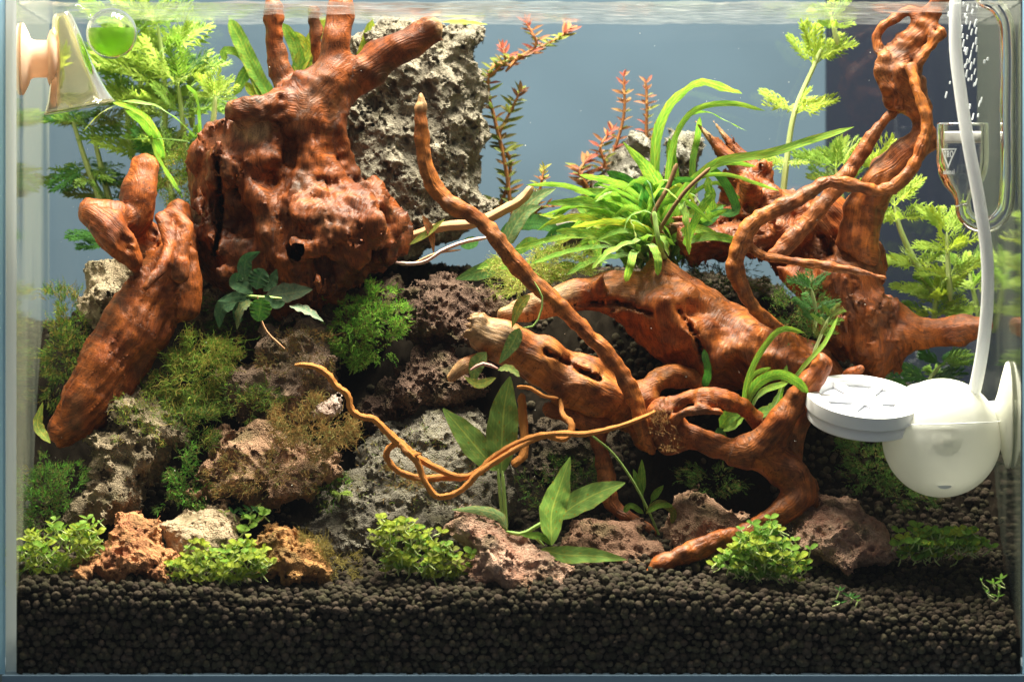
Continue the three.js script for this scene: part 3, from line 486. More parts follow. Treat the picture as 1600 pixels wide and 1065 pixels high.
wood('driftwood_branch', 'curling orange branch looping in front of the split stump', {
  seed: 10, cell: 0.00095, k: 0.004, hue: [[.42, .15, .035], [.27, .08, .018], [.1, .032, .01]], category: 'branch',
  limbs: [
    { n: 'branch', p: [[1425, 105, -.085, 9], [1436, 150, -.08, 10], [1450, 190, -.078, 10], [1440, 230, -.076, 10], [1420, 270, -.074, 10.5], [1380, 298, -.072, 10], [1330, 288, -.07, 9.5], [1290, 284, -.068, 10], [1250, 310, -.066, 11], [1195, 336, -.064, 12], [1162, 370, -.062, 14], [1149, 410, -.062, 14], [1160, 452, -.064, 13], [1188, 490, -.068, 11], [1215, 510, -.074, 8]] },
    { n: 'twig', p: [[1165, 380, -.064, 8], [1190, 397, -.062, 8], [1230, 407, -.06, 8], [1280, 413, -.058, 7], [1340, 424, -.056, 6], [1383, 435, -.054, 4]] }],
});
wood('driftwood_branch', 'straight driftwood branch slanting behind the looping orange branch', {
  seed: 11, cell: 0.0011, k: 0.004, hue: [[.34, .12, .04], [.22, .07, .024], [.08, .03, .014]], category: 'branch',
  limbs: [{ n: 'branch', p: [[1398, 172, -.1, 9], [1362, 214, -.098, 11], [1330, 262, -.096, 12], [1290, 312, -.092, 13], [1250, 360, -.09, 14], [1212, 398, -.088, 14]] }],
});
wood('driftwood_root', 'short cut stub of root poking up beside the white ring', { seed: 12, cell: 0.001, k: 0.003, limbs: [{ n: 'root', p: [[1346, 577, -.07, 7], [1330, 583, -.072, 8], [1318, 605, -.08, 10], [1310, 650, -.09, 10]] }] });
// the thin orange twig: strands of one woody net
{
  const t = thing('driftwood_twig', 'thin orange twig with tangled strands crossing the centre foreground', 'twig', P(700, 775, -.04));
  const tm = std({ color: rgb(.6, .23, .05), roughness: 0.6, bumpMap: woodBump, bumpScale: 0.0004 });
  const z = -.038, strands = [
    [[460, 570, z, 2.5], [475, 570, z, 4], [492, 573, z, 5], [513, 586, z, 5.5], [526, 604, z, 5.5], [543, 616, z, 5.5], [549, 640, z, 5.5], [566, 651, z, 5.5], [585, 655, z, 5.5], [605, 675, z, 6], [630, 697, z, 7], [655, 716, z, 6], [690, 735, z, 5], [720, 745, z, 5], [745, 738, z, 5], [770, 715, z, 5], [800, 696, z, 5], [835, 682, z, 4.5], [872, 677, z, 4.5], [912, 678, z, 4.5], [960, 668, z, 4], [1005, 652, z - .008, 3.5], [1030, 640, z - .012, 3]],
    [[622, 690, z, 4], [638, 708, z + .003, 6], [652, 722, z + .003, 5.5], [662, 748, z + .003, 5], [678, 772, z + .003, 5], [686, 776, z + .003, 5], [706, 773, z + .003, 5], [728, 760, z + .003, 5], [745, 741, z + .003, 5], [772, 723, z + .002, 5], [800, 705, z + .002, 4.5], [832, 688, z, 4], [860, 680, z, 3]],
    [[622, 692, z, 4], [610, 698, z - .003, 5.5], [603, 710, z - .004, 5.5], [613, 728, z - .004, 5], [632, 741, z - .004, 5.5], [668, 747, z - .004, 5.5], [700, 745, z - .003, 6], [725, 748, z - .001, 5]],
    [[646, 713, z + .003, 4], [652, 709, z + .004, 3], [659, 709, z + .004, 1.5]],
    [[800, 726, z - .012, 6], [816, 714, z - .014, 7], [820, 690, z - .018, 7], [817, 650, z - .024, 7], [815, 615, z - .03, 6]],
    [[850, 679, z, 4], [880, 686, z - .004, 4.5], [892, 675, z - .006, 5.5], [893, 662, z - .008, 5.5], [880, 648, z - .014, 4.5], [876, 622, z - .022, 3]],
    [[808, 604, -.045, 3], [828, 606, -.043, 3.5], [848, 618, -.043, 3], [872, 622, -.05, 2]]];
  strands.forEach((s, i) => part('strand', tubePx(s, { sides: 9, wob: 0.22, seed: i * 5, step: 0.0014 }), tm, t));
}
// ---------------------------------------------------------------- leaves
const leafMats = {};
function leafMat(r, g, b, o = {}) { const k = [r, g, b, o.calm].join(); return leafMats[k] ??= new THREE.MeshPhysicalMaterial({ color: rgb(r, g, b), map: o.calm ? calmMap : o.strap ? strapMap : leafMap, roughness: 0.95, specularIntensity: 0.4, transmission: 0.52, thickness: 0, side: THREE.DoubleSide }); }
const FRESH = () => leafMat(.38, .64, .1, { strap: 1 }), MID = () => leafMat(.27, .52, .07, { strap: 1 }), DEEP = () => leafMat(.07, .24, .04, { strap: 1 }), LIME = () => leafMat(.64, .74, .09), OLIVE = () => leafMat(.4, .42, .09), BROAD = () => leafMat(.5, .72, .2, { calm: 1 }), SHADE = () => leafMat(.06, .15, .07), RUST = () => leafMat(.42, .16, .06), ROSE = () => leafMat(.66, .16, .14), PALE = () => leafMat(.48, .62, .36), GOLD = () => leafMat(.58, .5, .12), WIST = () => leafMat(.64, .8, .17), WIST2 = () => leafMat(.4, .62, .11), WIST3 = () => leafMat(.1, .3, .06);
const PROFILE = {
  strap: (t) => Math.pow(clamp(t / 0.16, 0.02, 1), 0.6) * (t > 0.72 ? Math.sqrt(Math.max(0, 1 - ((t - .72) / .28) ** 2)) * 0.97 + 0.03 : 1),
  lance: (t) => 0.05 + 0.95 * Math.pow(Math.sin(Math.PI * Math.pow(clamp(t, 0, 1), 0.85)), 0.9),
  oval: (t) => 0.06 + 0.94 * Math.sqrt(Math.max(0, 1 - (2 * clamp(t * 1.08 - .06, 0, 1) - 1) ** 2)),
  stalked: (t) => t < 0.35 ? 0.1 : 0.1 + 0.9 * Math.pow(Math.sin(Math.PI * Math.pow((t - .35) / .65, 0.8)), 0.85),
};
function leafGeo(pts, w, o = {}) {                                // pts: V3 list along the midrib, w: half width in metres
  const { shape = 'strap', roll = 0, fold = 0.18, wave = 0.12, waves = 4, n = 14, seed = 0, twist = 0 } = o, c = new THREE.CatmullRomCurve3(pts, false, 'centripetal'), pos = [], uv = [], idx = [], T = new V3(), B = new V3(), N = new V3(0, 0.45, 1), v = new V3(), M = new V3(), C = [-1, -.5, 0, .5, 1];
  for (let i = 0; i <= n; i++) {
    const t = i / n; c.getPoint(t, v); c.getTangent(t, T); N.addScaledVector(T, -N.dot(T)).normalize(); M.copy(N).applyAxisAngle(T, roll + twist * t); B.crossVectors(T, M);
    const h = w * PROFILE[shape](t);
    for (const u of C) { const r = 1 + 0.06 * n3(t * 6 + seed, u, seed), up = fold * h * Math.abs(u) + wave * h * u * u * Math.sin(t * waves * 6.28 + seed + (u > 0 ? 1.9 : 0)); pos.push(v.x + B.x * h * u * r + M.x * up, v.y + B.y * h * u * r + M.y * up, v.z + B.z * h * u * r + M.z * up); uv.push((u + 1) / 2, t); }
  }
  for (let i = 0; i < n; i++) for (let q = 0; q < 4; q++) { const a = i * 5 + q; idx.push(a, a + 1, a + 5, a + 1, a + 6, a + 5); }
  const g = new THREE.BufferGeometry(); g.setAttribute('position', new THREE.Float32BufferAttribute(pos, 3)); g.setAttribute('uv', new THREE.Float32BufferAttribute(uv, 2)); g.setIndex(idx); g.computeVertexNormals(); return g;
}
const leafPx = (p, w, o = {}) => leafGeo(p.map((q) => P(q[0], q[1], q[2])), w / 2 * S, o);
function leafPlant(name, label, category, base, leaves, stems = [], group) {
  const t = thing(name, label, category, P(...base), group);
  leaves.forEach(([p, w, mat, o], i) => part('leaf', leafPx(p, w, { seed: i * 1.7 + base[0], ...o }), mat, t));
  stems.forEach(([p, mat]) => part('stem', tubePx(p, { sides: 6, step: 0.004 }), mat, t));
  return t;
}
const stemGreen = std({ color: rgb(.3, .46, .12), roughness: 0.7 }), stemPale = std({ color: rgb(.46, .55, .22), roughness: 0.7 }), stemBrown = std({ color: rgb(.2, .11, .05), roughness: 0.7 }), stemRed = std({ color: rgb(.4, .17, .06), roughness: 0.7 }), stemTan = std({ color: rgb(.5, .27, .14), roughness: 0.7 });
const one = (p, z) => p.map(([a, b, c]) => [a, b, z + (c ?? 0)]);

// strap leaved plants
{
  const z = -.15, L = (p, w, m, o) => [one(p, z), w * .74, m, { waves: 6, wave: .24, n: 18, ...o }], F = FRESH(), M = MID(), D = DEEP(), leaves = [
    L([[1022, 390], [1022, 280], [1030, 195, .01], [1060, 148, .02], [1095, 127, .02], [1130, 136, .01], [1160, 146]], 24, F, { twist: .8 }), L([[1040, 390], [1042, 290, .02], [1056, 212, .03], [1085, 172, .03], [1140, 161, .03], [1196, 173, .02]], 13, F),
    L([[1050, 400], [1052, 262], [1062, 196, .01], [1100, 173, .03], [1135, 188, .04], [1168, 205, .04]], 10, M), L([[1062, 400], [1042, 330, .02], [1012, 265, .045], [974, 222, .055]], 36, F, { shape: 'lance', wave: .22 }),
    L([[1040, 400], [1015, 320, .02], [985, 285, .03], [948, 268, .03]], 24, D, { wave: .3 }), L([[1020, 400], [1040, 340, .03], [1080, 285, .06], [1125, 252, .07], [1200, 240, .08], [1270, 218, .08], [1335, 198, .07]], 19, F, { twist: -.4 }),
    L([[1030, 400], [1060, 310, .04], [1120, 258, .06], [1150, 254, .07], [1182, 260, .07]], 12, M), L([[1040, 390], [1090, 280, .05], [1140, 273, .07], [1180, 285, .08], [1218, 298, .08]], 10, F),
    L([[1040, 350, .03], [1062, 312, .06], [1074, 345, .075], [1077, 398, .07]], 24, F, { wave: .25 }), L([[1010, 410], [975, 370, .03], [925, 350, .045], [880, 340, .05], [842, 335, .05]], 14, LIME()),
    L([[1000, 415], [950, 378, .03], [900, 368, .05], [850, 376, .055], [800, 390, .05]], 13, F), L([[940, 415], [925, 370, .02], [918, 335, .03], [897, 308, .03]], 30, F, { wave: .25 }),
    L([[990, 410], [960, 370, .01], [958, 325, .02], [975, 290, .02]], 24, M), L([[1082, 330], [1083, 250], [1090, 215], [1094, 182, .02]], 15, M), L([[1050, 390], [1055, 300, .005], [1046, 215, .01]], 24, M),
    L([[1090, 400], [1108, 350, .02], [1112, 310, .03], [1105, 275, .03]], 30, M, { wave: .3 }), L([[1060, 390, .02], [1085, 350, .04], [1110, 345, .05], [1130, 320, .04]], 18, D), L([[1000, 400], [965, 400, .05], [915, 412, .06], [885, 430, .06]], 20, M),
    L([[1000, 405], [975, 365, .04], [985, 345, .06], [995, 375, .07]], 18, LIME()), L([[1005, 405], [1000, 375, .06], [950, 395, .075], [925, 420, .075]], 22, F), L([[1000, 412], [1010, 370, .06], [1035, 372, .07], [1045, 400, .07]], 22, F),
    L([[1010, 412], [990, 395, .07], [985, 415, .08], [978, 440, .07]], 18, F), L([[1000, 405], [1020, 385, .075], [1028, 405, .08], [1028, 430, .08]], 18, F), L([[1110, 330, .05], [1150, 330, .05], [1130, 280, .05], [1110, 262, .05]], 20, D),
    L([[985, 400], [935, 385, .05], [880, 395, .06], [830, 412, .06]], 14, M), L([[980, 405], [930, 360, .02], [890, 352, .03], [865, 362, .03], [850, 380, .03]], 14, D), L([[1060, 405], [1035, 350, .06], [1010, 330, .07], [985, 338, .07], [975, 360, .07]], 12, M),
    L([[1020, 395], [1003, 350, .05], [960, 342, .06], [925, 352, .06], [905, 370, .06]], 14, F), L([[950, 410], [895, 400, .05], [860, 372, .05]], 20, M, { shape: 'lance' }), L([[1090, 395], [1075, 372, .055], [1100, 320, .06], [1118, 300, .06]], 18, M)];
  const rs = rng(314);
  for (let i = 0; i < 54; i++) {
    const side = rs() < .72 ? -1 : 1, bx = 975 + rs() * 90, by = 414 + rs() * 8, reach = side < 0 ? 40 + rs() * 150 : 30 + rs() * 110, rise = 35 + rs() * 110, lift = .01 + rs() * .06, ex = bx + side * reach;
    leaves.push(L([[bx, by, .01], [bx + side * reach * .25, by - rise * .75, lift * .5], [bx + side * reach * .65, by - rise - 6 * rs(), lift], [ex, by - rise * (.55 + .6 * rs()), lift + .006]], 7 + rs() * 13, [F, F, M, M, D, M, F, LIME()][Math.floor(rs() * 8)], { twist: (rs() - .5) * 1.6 }));
  }
  leafPlant('strap_leaved_plant', 'bushy bright green plant of long arching strap leaves beside the split stump', 'plant', [1030, 420, z], leaves, [[one([[1045, 420], [1038, 370, .05], [1020, 340, .06], [1045, 290, .06], [1058, 255, .06]], z).map((q) => [...q, 4]), stemBrown], [one([[1020, 420], [1025, 370, .06], [1070, 300, .07], [1110, 262, .07]], z).map((q) => [...q, 3.5]), stemBrown], [one([[1060, 425], [1030, 380, .07], [1022, 330, .07]], z).map((q) => [...q, 4]), stemGreen]]);
}
{
  const z = -.165, L = (p, w, m, o) => [one(p, z), w, m, o], F = FRESH(), Y = LIME();
  leafPlant('strap_leaved_plant', 'green strap leaved plant between the upright branches of the large stump', 'plant', [450, 190, z], [
    L([[425, 180], [402, 120], [378, 70], [358, 28]], 26, F), L([[410, 170], [392, 110], [372, 82], [350, 80], [352, 96]], 14, F), L([[440, 190], [410, 130], [390, 110], [365, 150]], 22, MID()), L([[450, 190], [465, 110], [490, 60], [512, 25]], 24, Y),
    L([[455, 190], [470, 120], [460, 70], [442, 36]], 22, F), L([[460, 190], [490, 100], [470, 60], [448, 52]], 14, Y), L([[470, 190], [455, 150], [470, 110], [505, 88]], 16, F), L([[560, 190], [560, 110], [572, 70], [582, 30]], 20, Y),
    L([[470, 190], [476, 130], [500, 100], [520, 95]], 14, MID()), L([[445, 190], [445, 140], [462, 110], [470, 78]], 18, F), L([[420, 180], [405, 150], [392, 142], [385, 128]], 14, Y)]);
  leafPlant('floating_leaf', 'single bright green leaf floating under the surface above the tall rock', 'leaf', [725, 36, z], [L([[690, 34, .02], [725, 35, .02], [762, 38, .02]], 12, LIME(), { shape: 'lance', roll: -.5 })]);
  leafPlant('strap_leaved_plant', 'small strap leaved plant with arching leaves beneath the glass bell', 'plant', [245, 250, z], [
    L([[250, 260], [245, 215, .03], [215, 175, .05], [172, 158, .06]], 16, F), L([[250, 262], [248, 230, .04], [220, 190, .06], [195, 172, .06]], 14, MID()), L([[310, 225], [280, 190, .04], [240, 165, .05], [190, 158, .06]], 17, MID()), L([[312, 230], [312, 180, .03], [305, 145, .03], [290, 132, .03]], 14, MID()),
    L([[285, 310], [260, 270, .05], [240, 235, .05], [232, 200, .05]], 14, F), L([[310, 225], [270, 218, .04], [235, 216, .05], [200, 218, .05]], 6, FRESH()), L([[130, 205], [160, 175, .05], [178, 166, .06]], 7, LIME())]);
}
// broad leaved plants
{
  const z = -.032, B = BROAD();
  leafPlant('broad_leaved_plant', 'plant with two upright broad green leaves on thin stalks behind the orange twig', 'plant', [785, 835, z - .02], [
    [one([[778, 735], [752, 708], [722, 672], [692, 638]], z - .02), 44, B, { shape: 'lance', fold: .1, n: 18 }], [one([[784, 740], [784, 690], [788, 635], [797, 588]], z - .02), 50, B, { shape: 'lance', fold: .1, n: 18 }],
    [one([[792, 826], [780, 806], [748, 796], [706, 796]], z), 22, PALE(), { shape: 'lance', roll: -.8 }]],
    [[one([[778, 732], [783, 790], [788, 832]], z - .018).map((q) => [...q, 2.6]), stemGreen], [one([[785, 735], [789, 790], [792, 832]], z - .016).map((q) => [...q, 3]), stemGreen]]);
  leafPlant('broad_leaved_plant', 'low plant with four broad light green leaves spreading over the soil', 'plant', [850, 858, z], [
    [one([[862, 852], [862, 800, .006], [874, 762, .008], [891, 714, .006]], z), 44, B, { shape: 'lance', twist: .5, n: 18 }], [one([[868, 812, -.004], [900, 788, -.004], [938, 768, -.004], [977, 754, -.004]], z), 40, B, { shape: 'lance', n: 18 }],
    [one([[846, 858, .004], [880, 866, .008], [930, 868, .01], [979, 874, .01]], z), 28, BROAD(), { shape: 'lance', roll: .2, n: 18 }], [one([[862, 852], [846, 838, .004], [826, 836, .004], [812, 834, .004]], z), 12, MID(), { shape: 'lance' }]],
    [[one([[790, 830], [815, 834], [845, 818], [868, 808]], z).map((q) => [...q, 3.4]), stemGreen], [one([[810, 834], [835, 838], [850, 852]], z).map((q) => [...q, 3]), stemGreen]]);
}
leafPlant('oval_leaved_plant', 'dark plant with small oval leaves on the dark rock below the stump', 'plant', [400, 470, -.078], [
  [one([[392, 455], [382, 428], [385, 405], [406, 393]], -.074), 24, SHADE(), { shape: 'lance' }], [one([[400, 452], [404, 436], [412, 420]], -.07), 34, SHADE(), { shape: 'oval' }], [one([[395, 458], [380, 448], [368, 440], [374, 426]], -.07), 26, SHADE(), { shape: 'oval' }],
  [one([[408, 465], [407, 480], [403, 502]], -.064), 36, leafMat(.12, .32, .06), { shape: 'oval', fold: .25 }], [one([[396, 465], [370, 464], [340, 470]], -.07), 20, SHADE(), { shape: 'lance' }], [one([[385, 470], [348, 480], [342, 512]], -.076), 26, SHADE(), { shape: 'lance' }],
  [one([[395, 472], [378, 482], [370, 515]], -.066), 26, leafMat(.16, .2, .07), { shape: 'lance', roll: .6 }], [one([[415, 462], [450, 458], [488, 452]], -.075), 34, leafMat(.06, .09, .05), { shape: 'lance' }], [one([[412, 460], [430, 476], [445, 472]], -.068), 14, SHADE(), { shape: 'oval' }],
  [one([[380, 468], [372, 486], [374, 505]], -.07), 18, SHADE(), { shape: 'oval' }], [one([[412, 455], [425, 440], [432, 420]], -.08), 20, SHADE(), { shape: 'lance' }]],
  [[one([[402, 462], [408, 500], [418, 520], [445, 545]], -.066).map((q) => [...q, 1.8]), stemTan], [one([[385, 462], [400, 464], [440, 466]], -.07).map((q) => [...q, 3]), stemGreen]]);
leafPlant('fallen_leaf', 'torn pale bluish leaf lying on the dark rock beside the bright moss', 'leaf', [480, 490, -.074], [[one([[452, 478], [478, 486], [505, 502]], -.072), 28, leafMat(.45, .55, .5), { shape: 'lance', roll: -.7 }]]);
leafPlant('fallen_leaf', 'yellow green leaf standing at the foot of the left log by the glass', 'leaf', [70, 690, -.05], [[one([[78, 692], [58, 665], [66, 628]], -.05), 22, leafMat(.5, .56, .14), { shape: 'lance', roll: .5 }]]);
leafPlant('grass_plant', 'thin bladed bright green plant arching over the upper end of the forked root', 'plant', [1180, 640, -.065], [
  [one([[1160, 650], [1170, 590, .01], [1192, 545, .015], [1222, 514, .015], [1258, 520, .015]], -.065), 10, FRESH()], [one([[1235, 600], [1262, 566, .02], [1290, 535, .025], [1310, 494, .025]], -.065), 10, FRESH()], [one([[1165, 640], [1185, 598, .02], [1220, 584, .03], [1245, 595, .03], [1264, 614, .03]], -.065), 17, MID()],
  [one([[1172, 640], [1195, 610, .02], [1232, 598, .025]], -.065), 12, FRESH()], [one([[1160, 625], [1178, 585, .01], [1205, 574, .015]], -.065), 8, FRESH()], [one([[1215, 640], [1222, 605, .01], [1230, 570, .01]], -.065), 9, MID()], [one([[1178, 645], [1205, 640, .01], [1225, 600, .015]], -.065), 26, MID(), { shape: 'lance' }]]);
leafPlant('grass_plant', 'broad bright green leaf tuft growing under the arched root', 'plant', [1140, 680, -.07], [[one([[1125, 668], [1140, 650, .005], [1166, 642, .005]], -.07), 24, MID(), { shape: 'lance' }], [one([[1130, 672], [1150, 662, .006], [1164, 650, .006]], -.07), 16, FRESH(), { shape: 'lance' }], [one([[1100, 605], [1107, 580, .01], [1100, 545, .01]], -.08), 14, DEEP()], [one([[1122, 668], [1130, 690], [1145, 708]], -.07), 18, DEEP()]]);
leafPlant('small_plant', 'small plant with spoon shaped leaves in the dark hollow behind the soil', 'plant', [1010, 800, -.06], [
  [one([[1008, 798], [1000, 765], [990, 733]], -.06), 13, MID(), { shape: 'stalked' }], [one([[1008, 798], [1003, 760], [1003, 718]], -.06), 14, FRESH(), { shape: 'stalked' }], [one([[1010, 800], [1022, 776], [1037, 758]], -.058), 12, MID(), { shape: 'stalked' }], [one([[1010, 802], [1030, 786], [1052, 800], [1050, 818]], -.055), 12, OLIVE()], [one([[1006, 802], [985, 790], [975, 800]], -.058), 10, MID()], [one([[1012, 800], [1030, 790], [1052, 790]], -.054), 9, FRESH()]],
  [[one([[922, 678], [955, 705], [985, 745], [1010, 790], [1035, 848]], -.058).map((q) => [...q, 2]), stemGreen]]);
{
  const z = -.13;
  leafPlant('stem_plant', 'pale veined leaves and dark green leaves crowding behind the diagonal branch', 'plant', [800, 410, z], [
    [one([[790, 375], [812, 335], [838, 308], [869, 294]], z), 26, PALE(), { shape: 'lance' }], [one([[785, 395], [800, 360], [822, 330], [845, 322]], z + .004), 26, PALE(), { shape: 'lance' }], [one([[780, 365], [815, 348], [850, 350], [885, 372]], z + .002), 30, DEEP(), { shape: 'lance' }],
    [one([[800, 420], [770, 420], [740, 428], [712, 436]], z + .02), 28, leafMat(.2, .38, .12), { shape: 'lance', roll: -.3 }], [one([[805, 420], [770, 412], [745, 420]], z + .024), 20, MID(), { shape: 'lance' }], [one([[660, 336], [672, 360], [678, 396]], z + .02), 13, RUST(), { shape: 'lance' }], [one([[640, 382], [670, 362], [695, 342]], z + .02), 12, OLIVE(), { shape: 'lance' }],
    [one([[720, 385], [735, 380], [748, 376]], z + .02), 22, DEEP(), { shape: 'oval' }], [one([[800, 400], [830, 380], [850, 385]], z + .01), 22, MID(), { shape: 'lance' }], [one([[830, 420], [850, 400], [880, 395]], z + .02), 22, MID(), { shape: 'lance' }], [one([[860, 440], [880, 420], [915, 420]], z + .03), 24, FRESH(), { shape: 'lance' }]],
    [[one([[618, 410], [640, 412], [665, 408], [690, 392], [725, 378], [768, 370]], z + .03).map((q) => [...q, 3.2]), std({ color: rgb(.62, .4, .36), roughness: .6 })], [one([[640, 415], [680, 396], [720, 390]], z + .03).map((q) => [...q, 2]), stemTan], [one([[800, 380], [815, 350], [835, 330]], z).map((q) => [...q, 4]), stemPale]]);
  const t = thing('bare_twig', 'smooth tan twig lying in front of the foot of the tall grey rock', 'twig', P(720, 372, z + .01));
  part('stem', tubePx(one([[618, 376], [650, 366], [690, 354], [745, 348], [790, 326], [815, 312], [832, 290]], z + .01).map((q, i) => [...q, [5, 7, 8, 8, 8, 8, 6][i]]), { sides: 9, wob: .15 }), stemTan, t);
}
leafPlant('stem_plant', 'limp olive green leaves hanging over the broken end of the pale log', 'plant', [800, 570, -.035], [
  [one([[828, 460], [812, 478], [800, 512]], -.045), 18, OLIVE(), { shape: 'lance' }], [one([[812, 512], [802, 535], [780, 568]], -.036), 24, leafMat(.2, .3, .1), { shape: 'lance' }], [one([[778, 578], [795, 576], [812, 588]], -.035), 20, leafMat(.3, .36, .1), { shape: 'oval', roll: -.6 }], [one([[760, 550], [745, 570], [740, 600]], -.045), 26, leafMat(.25, .33, .1), { shape: 'lance' }], [one([[775, 590], [748, 600], [725, 588]], -.04), 16, OLIVE(), { shape: 'lance' }]],
  [[one([[778, 576], [755, 568], [735, 578]], -.036).map((q) => [...q, 3]), std({ color: rgb(.5, .26, .22), roughness: .4 })], [one([[835, 440], [848, 468], [835, 508], [815, 512]], -.045).map((q) => [...q, 1.5]), stemGreen]]);

// feathery plants: fronds of toothed lobes round a pale stem
function frondGeo(seed, pairs = 10, droop = 0.25) {
  const r = rng(seed), pos = [], uv = [], idx = [];
  const at = (t) => [0.05 * Math.sin(t * 3 + seed), t, -droop * t * t];
  const strip = (p, dx, dy, L, w, lift, n = 3) => { for (let i = 0; i <= n; i++) { const t = i / n, h = w * (0.55 + 0.9 * t) * (i === n ? 0.12 : 1), cx = p[0] + dx * L * t, cy = p[1] + dy * L * t + 0.1 * L * t * t, cz = p[2] + lift * L * t - 0.2 * L * t * t; pos.push(cx - dy * h, cy + dx * h, cz, cx + dy * h, cy - dx * h, cz + 0.01); uv.push(0.1, t, 0.9, t); } const b = pos.length / 3 - (n + 1) * 2; for (let i = 0; i < n; i++) { const a = b + i * 2; idx.push(a, a + 1, a + 2, a + 1, a + 3, a + 2); } };
  for (let i = 0; i < 6; i++) { const a = at(i / 6), b = at((i + 1) / 6), w = 0.022 * (1.15 - i / 6); pos.push(a[0] - w, a[1], a[2], a[0] + w, a[1], a[2], b[0] - w * .85, b[1], b[2], b[0] + w * .85, b[1], b[2]); uv.push(0.4, .1, .6, .1, .4, .2, .6, .2); const q = pos.length / 3 - 4; idx.push(q, q + 1, q + 2, q + 1, q + 3, q + 2); }
  for (let i = 0; i < pairs; i++) for (const s of [-1, 1]) {
    const t = 0.2 + 0.74 * (i + (s > 0 ? 0.3 : 0)) / pairs, p = at(t), a = (0.95 - 0.5 * t) + (r() - .5) * 0.2, L = 0.36 * Math.sin(Math.PI * (0.2 + t * 0.68)) * (0.8 + 0.4 * r()), dx = s * Math.sin(a), dy = Math.cos(a), lift = (r() - .3) * 0.5;
    strip(p, dx, dy, L, 0.025, lift);
    for (const [f, k] of [[0.4, 1], [0.6, -1]]) { const b2 = a + k * s * 0 + k * 0.75, q = [p[0] + dx * L * f, p[1] + dy * L * f, p[2] + lift * L * f]; strip(q, s * Math.sin(b2), Math.cos(b2), L * 0.46, 0.018, lift, 2); }
  }
  strip(at(0.93), 0, 1, 0.14, 0.035, -0.2);
  const g = new THREE.BufferGeometry(); g.setAttribute('position', new THREE.Float32BufferAttribute(pos, 3)); g.setAttribute('uv', new THREE.Float32BufferAttribute(uv, 2)); g.setIndex(idx); g.computeVertexNormals(); return g;
}
const fronds = [frondGeo(1), frondGeo(2, 11, .4), frondGeo(3, 9, .1), frondGeo(4, 10, .55), frondGeo(5, 8, -.2)];
const _x = new V3(), _y = new V3(), _z = new V3(), _m = new THREE.Matrix4();
function aimed(name, geo, mat, parent, at, dir, face, size) {     // a leaf of unit length set at a point, growing along dir, its upper side towards face
  _y.copy(dir).normalize(); _z.copy(face).addScaledVector(_y, -face.dot(_y)).normalize(); _x.crossVectors(_y, _z); _m.makeBasis(_x, _y, _z);
  const m = shade(new THREE.Mesh(geo, mat)); m.name = name; m.quaternion.setFromRotationMatrix(_m); m.scale.setScalar(size); m.position.copy(at).sub(parent.position); parent.add(m); return m;
}
function feathery(label, stem, z, nodes, len, seed, mats, o = {}) {   // nodes: positions along the stem 0..1, the last one the crown
  const r = rng(seed), q = one(stem, z), t = thing('feathery_plant', label, 'plant', P(...q[0])), c = new THREE.CatmullRomCurve3(q.map((p) => P(...p)), false, 'centripetal'), at = new V3(), T = new V3(), d = new V3(), f = new V3();
  part('stem', tubePx(q.map((p, i) => [...p, lerp(o.thick ?? 5.5, 3, i / (q.length - 1))]), { sides: 7 }), o.stem ?? stemPale, t);
  nodes.forEach(([u, count, up, L], ni) => {
    c.getPoint(u, at); c.getTangent(u, T);
    for (let i = 0; i < count; i++) {
      const a = i / count * Math.PI * 2 + r() * 0.7 + ni; d.set(Math.cos(a), 0, Math.sin(a) * 0.7).addScaledVector(T, up + (r() - .5) * 0.4); f.set(-Math.cos(a) * 0.5, 1, 0.75 + r() * 0.3);
      aimed('leaf', fronds[Math.floor(r() * 5)], mats[Math.floor(r() * mats.length)], t, at, d, f, (L ?? len) * S * (0.75 + 0.4 * r()));
    }
  });
  return t;
}
